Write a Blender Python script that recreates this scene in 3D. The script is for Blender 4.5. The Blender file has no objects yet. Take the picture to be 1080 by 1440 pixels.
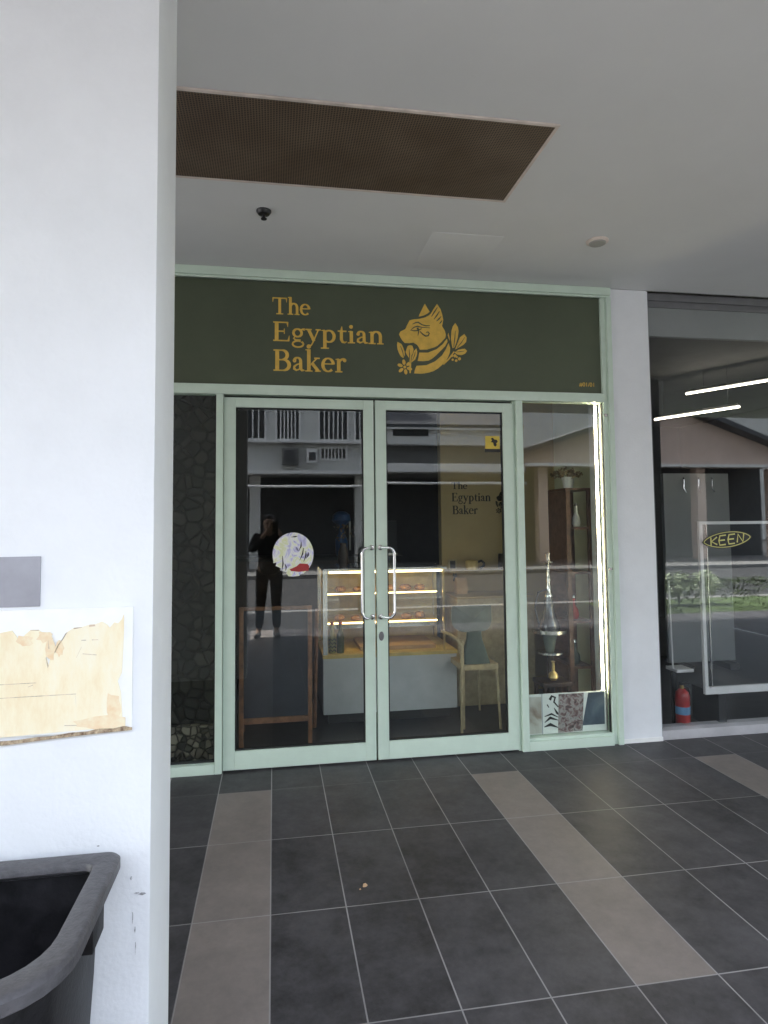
import bpy, bmesh, math, random
from math import radians, sin, cos, pi
from mathutils import Vector, Matrix
random.seed(7)
S = bpy.context.scene
COL = S.collection

# ------------------------------------------------------------------ camera, sky, sun, exposure
cd = bpy.data.cameras.new('camera'); cam = bpy.data.objects.new('camera', cd); COL.objects.link(cam)
Rm = Matrix(((0.9865727731, 0.1633221960, 0.0001537269),
             (-0.1630401460, 0.9849234342, -0.0578250771),
             (-0.0095955278, 0.0570235830, 0.9983267185)))
cx, cf, cu = Rm.col[0], Rm.col[1], Rm.col[2]           # right, forward, up
M = Matrix((( cx.x, cu.x, -cf.x, 0.0), (cx.y, cu.y, -cf.y, -4.1248), (cx.z, cu.z, -cf.z, 1.544), (0, 0, 0, 1)))
cam.matrix_world = M
cd.sensor_fit = 'VERTICAL'; cd.sensor_height = 36; cd.lens = 36*888.76/1440
cd.shift_x = 7.87/1440; cd.shift_y = -37.18/1440
cd.clip_start = 0.01; cd.clip_end = 500
S.camera = cam

W = bpy.data.worlds.new('World'); S.world = W; W.use_nodes = True
nt = W.node_tree
sky = nt.nodes.new('ShaderNodeTexSky'); sky.sky_type = 'NISHITA'; sky.sun_disc = False
SUN_EL, SUN_AZ = radians(62), radians(254)               # azimuth: clockwise from +Y
sky.sun_elevation = SUN_EL; sky.sun_rotation = SUN_AZ
sky.air_density = 1.3; sky.dust_density = 3.0; sky.ozone_density = 0.8
hz = nt.nodes.new('ShaderNodeHueSaturation'); hz.inputs['Saturation'].default_value = .54   # thin bright cloud: a paler sky
nt.links.new(sky.outputs[0], hz.inputs['Color']); nt.links.new(hz.outputs[0], nt.nodes['Background'].inputs[0])
nt.nodes['Background'].inputs[1].default_value = 0.15
ld = bpy.data.lights.new('sun', 'SUN'); ld.energy = 5.0; ld.angle = radians(4); ld.color = (1, .975, .945)
sun = bpy.data.objects.new('sun', ld); COL.objects.link(sun)
sd = Vector((sin(SUN_AZ)*cos(SUN_EL), cos(SUN_AZ)*cos(SUN_EL), sin(SUN_EL)))
sun.rotation_euler = (-sd).to_track_quat('-Z', 'Y').to_euler()
S.view_settings.view_transform = 'Standard'; S.view_settings.look = 'None'
S.view_settings.exposure = 3.25; S.view_settings.gamma = 1
S.cycles.max_bounces = 10; S.cycles.transparent_max_bounces = 24
S.cycles.sample_clamp_indirect = 6

# ------------------------------------------------------------------ materials
def nodes(name):
    m = bpy.data.materials.new(name); m.use_nodes = True
    n = m.node_tree; b = n.nodes['Principled BSDF']
    return m, n, b
def N(n, t, **kw):
    x = n.nodes.new(t)
    for k, v in kw.items(): setattr(x, k, v)
    return x
def mat(name, col, rough=.5, metal=0, var=.12, scale=6, bump=0, bscale=40, col2=None, spec=.5, rvar=0):
    """colour broken up by two octaves of noise in object space, plus fine bump"""
    m, n, b = nodes(name); L = n.links
    tc = N(n, 'ShaderNodeTexCoord'); no = N(n, 'ShaderNodeTexNoise'); no.inputs['Scale'].default_value = scale
    no.inputs['Detail'].default_value = 6; no.inputs['Roughness'].default_value = .65
    L.new(tc.outputs['Object'], no.inputs['Vector'])
    mx = N(n, 'ShaderNodeMix', data_type='RGBA')
    c2 = col2 or tuple(c*(1-2*var) for c in col)
    mx.inputs[6].default_value = (*c2, 1); mx.inputs[7].default_value = (*[min(1, c*(1+var*.3)) for c in col], 1) if not col2 else (*col, 1)
    mr = N(n, 'ShaderNodeMapRange'); mr.inputs[1].default_value = .3; mr.inputs[2].default_value = .65
    L.new(no.outputs[0], mr.inputs[0]); L.new(mr.outputs[0], mx.inputs[0]); L.new(mx.outputs[2], b.inputs['Base Color'])
    b.inputs['Roughness'].default_value = rough; b.inputs['Metallic'].default_value = metal
    b.inputs['Specular IOR Level'].default_value = spec
    if rvar:
        r2 = N(n, 'ShaderNodeMapRange'); r2.inputs[3].default_value = rough-rvar; r2.inputs[4].default_value = rough+rvar
        L.new(no.outputs[0], r2.inputs[0]); L.new(r2.outputs[0], b.inputs['Roughness'])
    if bump:
        n2 = N(n, 'ShaderNodeTexNoise'); n2.inputs['Scale'].default_value = bscale; n2.inputs['Detail'].default_value = 4
        L.new(tc.outputs['Object'], n2.inputs['Vector'])
        bp = N(n, 'ShaderNodeBump'); bp.inputs['Strength'].default_value = bump; bp.inputs['Distance'].default_value = .01
        L.new(n2.outputs[0], bp.inputs['Height']); L.new(bp.outputs[0], b.inputs['Normal'])
    return m
def emit(name, col, strength):
    m, n, b = nodes(name)
    b.inputs['Base Color'].default_value = (*col, 1); b.inputs['Emission Color'].default_value = (*col, 1)
    b.inputs['Emission Strength'].default_value = strength
    return m
def glass(name, tint=(.93, .96, .94), gain=1.8, wob=.0012):
    """thin architectural pane: see-through with Fresnel mirror reflection of both faces"""
    m, n, b = nodes(name); L = n.links; n.nodes.remove(b)
    out = n.nodes['Material Output']
    fr = N(n, 'ShaderNodeFresnel'); fr.inputs[0].default_value = 1.5
    geo = N(n, 'ShaderNodeNewGeometry'); sub = N(n, 'ShaderNodeMath', operation='SUBTRACT'); sub.inputs[0].default_value = 1
    L.new(geo.outputs['Backfacing'], sub.inputs[1])
    g = N(n, 'ShaderNodeMath', operation='MULTIPLY'); g.inputs[1].default_value = gain; L.new(fr.outputs[0], g.inputs[0])
    g2 = N(n, 'ShaderNodeMath', operation='MULTIPLY', use_clamp=True); L.new(g.outputs[0], g2.inputs[0]); L.new(sub.outputs[0], g2.inputs[1])
    tr = N(n, 'ShaderNodeBsdfTransparent'); tr.inputs[0].default_value = (*tint, 1)
    gl = N(n, 'ShaderNodeBsdfGlossy'); gl.inputs['Roughness'].default_value = .004; gl.inputs[0].default_value = (.95, .98, .97, 1)
    no = N(n, 'ShaderNodeTexNoise'); no.inputs['Scale'].default_value = 2.2; no.inputs['Detail'].default_value = 1
    tc = N(n, 'ShaderNodeTexCoord'); L.new(tc.outputs['Object'], no.inputs['Vector'])
    bp = N(n, 'ShaderNodeBump'); bp.inputs['Strength'].default_value = wob; bp.inputs['Distance'].default_value = .1
    L.new(no.outputs[0], bp.inputs['Height']); L.new(bp.outputs[0], gl.inputs['Normal'])
    mx = N(n, 'ShaderNodeMixShader'); L.new(g2.outputs[0], mx.inputs[0]); L.new(tr.outputs[0], mx.inputs[1]); L.new(gl.outputs[0], mx.inputs[2])
    L.new(mx.outputs[0], out.inputs[0])
    return m

def floor_material():
    """dark 300 x 600 porcelain tiles with beige border strips and pale grout"""
    m, n, b = nodes('walkway_tile'); L = n.links
    tc = N(n, 'ShaderNodeTexCoord'); sp = N(n, 'ShaderNodeSeparateXYZ'); L.new(tc.outputs['Object'], sp.inputs[0])
    def mth(op, a, b2=None, c=None):
        x = N(n, 'ShaderNodeMath', operation=op)
        for i, v in enumerate((a, b2, c)):
            if v is None: continue
            if isinstance(v, (int, float)): x.inputs[i].default_value = v
            else: L.new(v, x.inputs[i])
        return x.outputs[0]
    X, Y = sp.outputs[0], sp.outputs[1]
    u = mth('DIVIDE', mth('ADD', X, .3129+30), .3)                       # column coordinate (100 = first beige strip)
    v = mth('DIVIDE', mth('ADD', Y, .9044+60), .6)
    def dist(w, size):                                                   # metres to nearest joint
        f = mth('FRACT', w); return mth('MULTIPLY', mth('MINIMUM', f, mth('SUBTRACT', 1, f)), size)
    ci = mth('FLOOR', u); ri = mth('FLOOR', v)
    k5 = mth('FRACT', mth('DIVIDE', mth('ADD', ci, .5), 5))
    strip = mth('LESS_THAN', k5, .2)
    back = mth('GREATER_THAN', Y, -.3198)
    strip = mth('MULTIPLY', strip, mth('SUBTRACT', 1, back))
    # second strip ends at y = -2.104
    past = mth('MULTIPLY', mth('LESS_THAN', Y, -2.104), mth('GREATER_THAN', X, .9))
    strip = mth('MULTIPLY', strip, mth('SUBTRACT', 1, past))
    gx = mth('LESS_THAN', dist(u, .3), .0026); gy = mth('LESS_THAN', dist(v, .6), .0026)
    gb = mth('LESS_THAN', mth('ABSOLUTE', mth('ADD', Y, .3198)), .002)
    gy2 = mth('MULTIPLY', gy, mth('SUBTRACT', 1, back))
    grout = mth('MAXIMUM', mth('MAXIMUM', gx, gy2), mth('MULTIPLY', gb, .35))
    cell = N(n, 'ShaderNodeCombineXYZ'); L.new(ci, cell.inputs[0]); L.new(ri, cell.inputs[1])
    wn = N(n, 'ShaderNodeTexWhiteNoise', noise_dimensions='2D'); L.new(cell.outputs[0], wn.inputs['Vector'])
    no = N(n, 'ShaderNodeTexNoise'); no.inputs['Scale'].default_value = 7; no.inputs['Detail'].default_value = 9; no.inputs['Roughness'].default_value = .72
    off = N(n, 'ShaderNodeVectorMath', operation='MULTIPLY_ADD'); off.inputs[1].default_value = (9, 9, 9)
    L.new(wn.outputs['Color'], off.inputs[0]); L.new(tc.outputs['Object'], off.inputs[2]); L.new(off.outputs[0], no.inputs['Vector'])
    big = N(n, 'ShaderNodeTexNoise'); big.inputs['Scale'].default_value = 1.3; big.inputs['Detail'].default_value = 5; L.new(tc.outputs['Object'], big.inputs['Vector'])
    mot = mth('ADD', mth('MULTIPLY', no.outputs[0], 1.1), mth('MULTIPLY', big.outputs[0], .6))
    fine = N(n, 'ShaderNodeTexNoise'); fine.inputs['Scale'].default_value = 34; fine.inputs['Detail'].default_value = 6; fine.inputs['Roughness'].default_value = .8; L.new(off.outputs[0], fine.inputs['Vector'])
    mot = mth('ADD', mth('MULTIPLY', mth('SUBTRACT', mot, .80), 1.35), mth('MULTIPLY_ADD', fine.outputs[0], .55, .53))
    fac = mth('ADD', mth('MULTIPLY', mot, .72), mth('MULTIPLY', wn.outputs['Value'], .12))
    dark = N(n, 'ShaderNodeValToRGB'); e = dark.color_ramp.elements
    e[0].position = .25; e[0].position = .38; e[0].color = (.0215, .0203, .0218, 1); e[1].position = .95; e[1].color = (.094, .089, .0935, 1); L.new(fac, dark.inputs[0])
    bei = N(n, 'ShaderNodeValToRGB'); e = bei.color_ramp.elements
    e[0].position = .3; e[0].color = (.155, .135, .124, 1); e[1].position = .95; e[1].color = (.25, .215, .195, 1); L.new(fac, bei.inputs[0])
    m1 = N(n, 'ShaderNodeMix', data_type='RGBA'); L.new(strip, m1.inputs[0]); L.new(dark.outputs[0], m1.inputs[6]); L.new(bei.outputs[0], m1.inputs[7])
    m2 = N(n, 'ShaderNodeMix', data_type='RGBA'); gcol = N(n, 'ShaderNodeMapRange'); gcol.inputs[1].default_value = .35; gcol.inputs[2].default_value = .6; gcol.inputs[3].default_value = .5; gcol.inputs[4].default_value = .85
    L.new(big.outputs[0], gcol.inputs[0])
    L.new(mth('MULTIPLY', grout, gcol.outputs[0]), m2.inputs[0]); L.new(m1.outputs[2], m2.inputs[6]); m2.inputs[7].default_value = (.36, .345, .34, 1)
    L.new(m2.outputs[2], b.inputs['Base Color']); b.inputs['Specular IOR Level'].default_value = .27
    r = N(n, 'ShaderNodeMapRange'); r.inputs[3].default_value = .42; r.inputs[4].default_value = .62; L.new(no.outputs[0], r.inputs[0])
    L.new(mth('ADD', r.outputs[0], mth('MULTIPLY', grout, .3)), b.inputs['Roughness'])
    hb = mth('SUBTRACT', mth('MULTIPLY', no.outputs[0], .05), mth('MULTIPLY', grout, .6))
    bp = N(n, 'ShaderNodeBump'); bp.inputs['Strength'].default_value = .5; bp.inputs['Distance'].default_value = .002
    L.new(hb, bp.inputs['Height']); L.new(bp.outputs[0], b.inputs['Normal'])
    return m

def mesh_grille_material():
    m, n, b = nodes('brown_mesh'); L = n.links
    tc = N(n, 'ShaderNodeTexCoord'); sp = N(n, 'ShaderNodeSeparateXYZ'); L.new(tc.outputs['Object'], sp.inputs[0])
    fs = []
    for i in (0, 1):
        a = N(n, 'ShaderNodeMath', operation='MULTIPLY'); a.inputs[1].default_value = 2*pi/.0115; L.new(sp.outputs[i], a.inputs[0])
        s = N(n, 'ShaderNodeMath', operation='SINE'); L.new(a.outputs[0], s.inputs[0]); fs.append(s.outputs[0])
    p = N(n, 'ShaderNodeMath', operation='MAXIMUM'); L.new(fs[0], p.inputs[0]); L.new(fs[1], p.inputs[1])
    no = N(n, 'ShaderNodeTexNoise'); no.inputs['Scale'].default_value = 3.5; no.inputs['Detail'].default_value = 6; L.new(tc.outputs['Object'], no.inputs['Vector'])
    dust = N(n, 'ShaderNodeValToRGB'); e = dust.color_ramp.elements
    e[0].position = .3; e[0].color = (.115, .073, .045, 1); e[1].position = .75; e[1].color = (.20, .145, .10, 1); L.new(no.outputs[0], dust.inputs[0])
    mr = N(n, 'ShaderNodeMapRange'); mr.inputs[1].default_value = .1; mr.inputs[2].default_value = .6; L.new(p.outputs[0], mr.inputs[0])
    mx = N(n, 'ShaderNodeMix', data_type='RGBA'); mx.inputs[6].default_value = (.02, .014, .01, 1); L.new(mr.outputs[0], mx.inputs[0]); L.new(dust.outputs[0], mx.inputs[7])
    L.new(mx.outputs[2], b.inputs['Base Color']); b.inputs['Roughness'].default_value = .6
    return m

def stone_material(name, c1, c2, scale):
    m, n, b = nodes(name); L = n.links
    tc = N(n, 'ShaderNodeTexCoord')
    v = N(n, 'ShaderNodeTexVoronoi', feature='DISTANCE_TO_EDGE'); v.inputs['Scale'].default_value = scale
    v2 = N(n, 'ShaderNodeTexVoronoi'); v2.inputs['Scale'].default_value = scale
    for x in (v, v2): L.new(tc.outputs['Object'], x.inputs['Vector'])
    r = N(n, 'ShaderNodeMapRange'); r.inputs[2].default_value = .12; L.new(v.outputs['Distance'], r.inputs[0])
    sp = N(n, 'ShaderNodeSeparateColor'); L.new(v2.outputs['Color'], sp.inputs[0])
    mm = N(n, 'ShaderNodeMath', operation='MULTIPLY'); L.new(r.outputs[0], mm.inputs[0]); L.new(sp.outputs[0], mm.inputs[1])
    mx = N(n, 'ShaderNodeMix', data_type='RGBA'); mx.inputs[6].default_value = (*c1, 1); mx.inputs[7].default_value = (*c2, 1); L.new(mm.outputs[0], mx.inputs[0])
    L.new(mx.outputs[2], b.inputs['Base Color']); b.inputs['Roughness'].default_value = .7
    bp = N(n, 'ShaderNodeBump'); bp.inputs['Distance'].default_value = .02; L.new(r.outputs[0], bp.inputs['Height']); L.new(bp.outputs[0], b.inputs['Normal'])
    return m

def swirl_material(name, cols, scale, dist=8):
    m, n, b = nodes(name); L = n.links
    tc = N(n, 'ShaderNodeTexCoord'); w = N(n, 'ShaderNodeTexNoise'); w.inputs['Scale'].default_value = scale
    w.inputs['Distortion'].default_value = dist; w.inputs['Detail'].default_value = 3
    L.new(tc.outputs['Object'], w.inputs['Vector'])
    r = N(n, 'ShaderNodeValToRGB'); el = r.color_ramp.elements
    while len(el) < len(cols): el.new(.5)
    for i, c in enumerate(cols): el[i].position = .28+.44*i/(len(cols)-1); el[i].color = (*c, 1)
    L.new(w.outputs[0], r.inputs[0]); L.new(r.outputs[0], b.inputs['Base Color']); b.inputs['Roughness'].default_value = .35
    return m

MT = dict(
 pillar=mat('pillar_paint', (.81, .825, .85), .6, var=.035, scale=3, bump=.12, bscale=90),
 soffit=mat('soffit_paint', (.72, .725, .72), .75, var=.025, scale=1.1, bump=.03, bscale=90),
 floor=floor_material(), grille=mesh_grille_material(),
 trim=mat('grille_trim', (.74, .65, .59), .6, var=.15),
 green=mat('mint_paint', (.61, .73, .62), .38, var=.035, scale=8, bump=.02, bscale=200),
 seal=mat('rubber_seal', (.015, .017, .016), .7),
 board=mat('sign_board_green', (.078, .094, .056), .55, var=.1, scale=1.2),
 gold=mat('gold_vinyl', (.74, .475, .085), .45, var=.1, scale=20),
 black=mat('black_vinyl', (.012, .010, .008), .5),
 steel=mat('brushed_steel', (.62, .60, .57), .22, metal=1, var=.05),
 chrome=mat('chrome', (.8, .8, .8), .08, metal=1, var=.02),
 glass=glass('shop_glass'), nglass=glass('dark_glass', (.94, .95, .95), 1.9), cglass=glass('case_glass', (.97, .97, .96), 1.4, 0),
 white=mat('white_plastic', (.78, .78, .77), .4, var=.05),
 greyplate=mat('grey_plate', (.36, .36, .40), .5, var=.08, scale=9),
 card=mat('white_card', (.86, .86, .84), .6, var=.03, scale=14),
 bin=mat('bin_plastic', (.017, .0165, .019), .5, var=.42, scale=14, spec=.3, bump=.12, bscale=120, rvar=.12),
 rim=mat('bin_rim_plastic', (.088, .085, .092), .42, var=.18, scale=60, bump=.15, bscale=160),
 blackp=mat('black_plastic', (.015, .015, .016), .35),
 nframe=mat('grey_aluminium', (.19, .19, .20), .4, metal=.3, var=.08), nsill=mat('grey_sill', (.48, .47, .49), .4, var=.08),
 nband=mat('roller_shutter_grey', (.25, .265, .265), .5, var=.05, scale=2),
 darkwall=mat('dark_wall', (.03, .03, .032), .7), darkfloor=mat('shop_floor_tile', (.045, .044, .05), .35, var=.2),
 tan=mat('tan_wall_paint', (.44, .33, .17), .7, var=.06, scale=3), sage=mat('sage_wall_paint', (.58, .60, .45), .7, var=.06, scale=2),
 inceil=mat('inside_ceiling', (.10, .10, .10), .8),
 casebase=mat('grey_laminate', (.56, .56, .59), .45, var=.06), brass=mat('brass_trim', (.62, .46, .2), .3, metal=.7, var=.1),
 wood=mat('brown_wood', (.27, .12, .06), .5, var=.3, scale=14), dwood=mat('dark_wood', (.042, .022, .015), .45, var=.3, scale=18),
 mahogany=mat('mahogany', (.15, .075, .05), .45, var=.3, scale=18),
 lwood=mat('pale_wood', (.50, .40, .25), .5, var=.15, scale=16), navy=mat('navy_board', (.018, .02, .032), .6, var=.2),
 cushion=mat('green_shell', (.10, .125, .11), .6, var=.15), tray=mat('pale_tray', (.68, .50, .18), .5, var=.12, scale=9),
 blue=mat('blue_plastic', (.02, .11, .34), .3, var=.2), red=mat('red_enamel', (.42, .03, .03), .3, var=.12), cyan=mat('blue_label', (.14, .33, .55), .5),
 kraft=mat('kraft_paper', (.5, .33, .19), .7), leaf=mat('leaf', (.05, .075, .022), .5, var=.35, scale=3), bloom=mat('pale_bloom', (.34, .40, .26), .6, var=.2),
 dried=mat('dried_flowers', (.28, .21, .13), .7, var=.4, scale=40), soil=mat('soil', (.03, .02, .015), .9),
 stone=stone_material('rubble_stone', (.010, .010, .009), (.042, .038, .031), 13), pebble=stone_material('pale_pebbles', (.02, .018, .015), (.26, .22, .17), 22),
 asphalt=mat('asphalt', (.032, .032, .034), .85, var=.2, scale=3), pave=mat('pavement_concrete', (.15, .145, .14), .8, var=.12), kerb=mat('kerb_concrete', (.19, .185, .18), .8),
 grass=mat('grass', (.055, .085, .025), .8, var=.3, scale=4), wallw=mat('white_render', (.58, .575, .55), .8, var=.06, scale=1),
 pink=mat('pink_render', (.66, .50, .42), .8, var=.05, scale=1), roof=mat('roof_tile', (.08, .08, .085), .7, var=.2, scale=5), ledge=mat('white_ledge', (.75, .74, .72), .6, var=.08),
 void=mat('window_dark', (.012, .013, .015), .25), shutter=mat('shop_shutter', (.05, .05, .052), .6),
 skin=mat('skin', (.50, .32, .23), .5, var=.05), cloth=mat('dark_cloth', (.022, .022, .026), .85, var=.2, scale=30), jeans=mat('grey_cloth', (.045, .047, .055), .85, var=.2, scale=30),
 hair=mat('black_hair', (.012, .01, .009), .5), shoe=mat('white_shoe', (.32, .31, .30), .6), dark=mat('dark_rubber', (.02, .02, .02), .6),
 led=emit('led_strip', (1, .84, .60), 9.0), caselight=emit('case_lamp', (1, .72, .30), 1.5), pendant=emit('pendant_tube', (1, .90, .74), 2.0),
 lampoff=mat('lamp_cover', (.38, .37, .34), .4, var=.1),
 rust=mat('rust', (.12, .07, .04), .8, col2=(.62, .50, .34), scale=70), sticker=mat('yellow_sticker', (.68, .50, .06), .5),
 holo=swirl_material('iridescent_foil', [(.05, .05, .06), (.55, .53, .78), (.85, .85, .82), (.75, .78, .45), (.9, .9, .92)], 9, 2.5),
 photo1=swirl_material('brown_print', [(.22, .10, .05), (.55, .5, .44), (.8, .78, .74)], 5, 1),
 photo2=swirl_material('mottled_print', [(.03, .03, .03), (.20, .11, .11), (.42, .37, .36), (.12, .12, .12)], 30, 1),
 photo3=swirl_material('slate_print', [(.03, .04, .06), (.10, .13, .17), (.25, .28, .3)], 4, 1),
)

def torn_material():
    m, n, b = nodes('yellowed_sticker'); L = n.links
    tc = N(n, 'ShaderNodeTexCoord'); no = N(n, 'ShaderNodeTexNoise'); no.inputs['Scale'].default_value = 9; no.inputs['Detail'].default_value = 8; no.inputs['Roughness'].default_value = .7
    mp = N(n, 'ShaderNodeMapping'); mp.inputs['Scale'].default_value = (1, 1, .35); L.new(tc.outputs['Object'], mp.inputs[0]); L.new(mp.outputs[0], no.inputs['Vector'])
    r = N(n, 'ShaderNodeValToRGB'); e = r.color_ramp.elements
    e[0].position = .27; e[0].color = (.60, .36, .19, 1); e[1].position = .64; e[1].color = (.86, .82, .68, 1)
    x = e.new(.36); x.color = (.80, .66, .43, 1); x = e.new(.48); x.color = (.85, .76, .55, 1)
    L.new(no.outputs[0], r.inputs[0]); L.new(r.outputs[0], b.inputs['Base Color']); b.inputs['Roughness'].default_value = .7
    return m
MT['torn'] = torn_material()

# ------------------------------------------------------------------ mesh helpers
def box(bm, x0, x1, y0, y1, z0, z1, bev=0):
    vs = [bm.verts.new(p) for p in ((x0,y0,z0),(x1,y0,z0),(x1,y1,z0),(x0,y1,z0),(x0,y0,z1),(x1,y0,z1),(x1,y1,z1),(x0,y1,z1))]
    fs = [bm.faces.new([vs[i] for i in q]) for q in ((3,2,1,0),(4,5,6,7),(0,1,5,4),(1,2,6,5),(2,3,7,6),(3,0,4,7))]
    if bev:
        es = {e for f in fs for e in f.edges}
        bmesh.ops.bevel(bm, geom=list(es), offset=bev, segments=2, affect='EDGES', profile=.7)
def prism(bm, pts, y0, y1):
    """outline (x, z) extruded along y"""
    a = sum(pts[i][0]*pts[(i+1)%len(pts)][1]-pts[(i+1)%len(pts)][0]*pts[i][1] for i in range(len(pts)))
    if a < 0: pts = pts[::-1]
    f = [bm.verts.new((x, y0, z)) for x, z in pts]; g = [bm.verts.new((x, y1, z)) for x, z in pts]
    bm.faces.new(f); bm.faces.new(g[::-1])
    k = len(pts)
    for i in range(k): bm.faces.new((f[(i+1)%k], f[i], g[i], g[(i+1)%k]))
def tube(bm, pts, r, seg=10, caps=True):
    pts = [Vector(p) for p in pts]; rs = r if isinstance(r, (list, tuple)) else [r]*len(pts); rings = []
    prev = None
    for i, p in enumerate(pts):
        d = ((pts[min(i+1, len(pts)-1)]-p).normalized()+(p-pts[max(i-1, 0)]).normalized())
        d = d.normalized() if d.length > 1e-6 else Vector((0,0,1))
        if prev is None:
            a = d.orthogonal().normalized()
        else: a = (prev - d*prev.dot(d)).normalized()
        prev = a; b = d.cross(a)
        rings.append([bm.verts.new(p+(a*cos(2*pi*k/seg)+b*sin(2*pi*k/seg))*rs[i]) for k in range(seg)])
    for q, w in zip(rings, rings[1:]):
        for k in range(seg): bm.faces.new((q[k], q[(k+1)%seg], w[(k+1)%seg], w[k])).smooth = True
    if caps: bm.faces.new(rings[0][::-1]); bm.faces.new(rings[-1])
def lathe(bm, prof, c=(0,0,0), seg=28, axis='Z'):
    rings = []
    for r, h in prof:
        ring = []
        for k in range(seg):
            a = 2*pi*k/seg; v = (r*cos(a), r*sin(a), h)
            if axis == 'Y': v = (v[0], v[2], v[1])
            ring.append(bm.verts.new(Vector(c)+Vector(v)))
        rings.append(ring)
    for q, w in zip(rings, rings[1:]):
        for k in range(seg): bm.faces.new((q[k], q[(k+1)%seg], w[(k+1)%seg], w[k])).smooth = True
    for ring in (rings[0], rings[-1]):
        try: bm.faces.new(ring)
        except ValueError: pass
    bmesh.ops.recalc_face_normals(bm, faces=bm.faces[:])
def obj(name, bm, m, parent=None, recalc=False):
    if recalc: bmesh.ops.recalc_face_normals(bm, faces=bm.faces[:])
    me = bpy.data.meshes.new(name); bm.to_mesh(me); bm.free(); me.set_sharp_from_angle(angle=radians(38))
    o = bpy.data.objects.new(name, me); COL.objects.link(o)
    for x in (m if isinstance(m, (list, tuple)) else [m]): me.materials.append(x)
    if parent is not None:
        o.parent = parent; bpy_offset(o, parent)
    return o
def wloc(o):
    v = Vector((0,0,0))
    while o is not None: v += o.location; o = o.parent
    return v
def bpy_offset(o, parent):
    """meshes are written in world coordinates; shift so the child sits right under its parent"""
    off = wloc(parent)
    if off.length: o.data.transform(Matrix.Translation(-off))
def B(*boxes, bev=0):
    bm = bmesh.new()
    for b in boxes: box(bm, *b[:6], bev=b[6] if len(b) > 6 else bev)
    return bm
def P(*prisms):
    bm = bmesh.new()
    for pts, y0, y1 in prisms: prism(bm, pts, y0, y1)
    return bm
def T(*tubes):
    bm = bmesh.new()
    for t in tubes: tube(bm, *t)
    return bm
def Lt(*args, **kw):
    bm = bmesh.new(); lathe(bm, *args, **kw); return bm
def tag(o, label, cat, group=None, kind=None):
    o['label'] = label; o['category'] = cat
    if group: o['group'] = group
    if kind: o['kind'] = kind
    return o
def thing(name, label, cat, loc=(0,0,0), group=None):
    o = bpy.data.objects.new(name, None); COL.objects.link(o); o.location = loc; o.empty_display_size = .1
    return tag(o, label, cat, group)
def struct(name, bm, m):
    o = obj(name, bm, m); o['kind'] = 'structure'; return o

# ------------------------------------------------------------------ the place: floor, ceiling, street
H = 3.2
struct('walkway_floor', B((-9, 16, -5.2, .16, -.12, 0)), MT['floor'])
struct('walkway_ceiling', B((-9, 16, -5.0, -.0, H, H+.12)), MT['soffit'])
struct('ground', B((-120, 140, -140, 60, -.6, -.304)), MT['asphalt'])
struct('road', B((-110, 130, -16.8, -8.4, -.303, -.296)), MT['asphalt'])
struct('kerb', B((-110, 130, -8.4, -8.15, -.303, -.16, .02)), MT['kerb'])
struct('kerb', B((-110, 130, -17.05, -16.8, -.303, -.16, .02)), MT['kerb'])
struct('pavement', B((-110, 130, -24, -17.05, -.303, -.18)), MT['pave'])
struct('pavement', B((-110, 6.3, -8.15, -5.2, -.303, -.165)), mat('dark_pavement', (.024, .024, .026), .85, var=.2, scale=3))
tag(obj('grass_verge', B((6.3, 130, -8.15, -5.2, -.303, -.17)), MT['grass']), 'strip of grass between the walkway and the road', 'grass', kind='stuff')

# ------------------------------------------------------------------ pillars and walls
PX, PY = -.268, -2.625
pil = tag(obj('pillar', B((-1.25, PX, PY, -2.352, 0, H-.002, .006)), MT['pillar']), 'wide white painted pillar in the left foreground behind the bin', 'pillar')
tag(obj('pillar', B((3.8, 4.4, PY, -2.352, 0, H-.002, .006)), MT['pillar']), 'added white pillar further right, out of view, shading the right of the ceiling', 'pillar')  # added out of view so the soffit darkens towards the right
t = thing('pillar', 'narrow white wall pier between the green shopfront and the neighbouring shop window', 'pillar', (2.523, .1, 0))
obj('shaft', B((2.3745, 2.6745, -.004, .35, .0, H-.002, .004)), MT['pillar'], t)
obj('skirting', B((2.3735, 2.6755, -.012, -.0045, .0, .028)), MT['card'], t)
tag(obj('wall', B((-9, -.93, -.002, .3, 0, H-.002)), MT['pillar']), 'plain white outside wall left of the green shopfront, behind the foreground pillar', 'wall')
tag(obj('upper_storey', B((-9, 16, -5.0, 9, H+.125, 9)), MT['wallw']), 'upper floors of the building over the walkway', 'building')

# ------------------------------------------------------------------ ceiling fittings
t = thing('ceiling_grille', 'long brown perforated access panel set in the ceiling', 'ceiling panel', (.13, -1.41, H))
gx0, gx1, gy0, gy1 = -.95, 1.170, -1.716, -1.10
bm = B((gx0, gx1, gy0, gy1, H-.0065, H-.002)); obj('mesh_panel', bm, MT['grille'], t)
w = .014
obj('frame', B((gx0-w, gx1+w, gy0-w, gy0, H-.009, H-.001), (gx0-w, gx1+w, gy1, gy1+w, H-.009, H-.001), (gx1, gx1+w, gy0, gy1, H-.009, H-.001), (gx0-w, gx0, gy0, gy1, H-.009, H-.001)), MT['trim'], t)
obj('seam', B((.02, .0225, gy0, gy1, H-.0075, H-.0066)), MT['grille'], t)
t = thing('sprinkler', 'small black round sprinkler head hanging from the ceiling', 'sprinkler', (-.052, -.80, H))
obj('rose', Lt([(.0, 0), (.040, 0), (.040, -.006), (.030, -.020), (.012, -.024), (.0, -.024)], (-.052, -.80, H)), MT['blackp'], t)
obj('nozzle', Lt([(.0, -.024), (.008, -.024), (.008, -.040), (.016, -.042), (.016, -.046), (.0, -.046)], (-.052, -.80, H)), MT['blackp'], t)
t = thing('ceiling_light', 'round flat unlit lamp on the ceiling above the white pier', 'lamp', (1.90, -.716, H))
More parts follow.
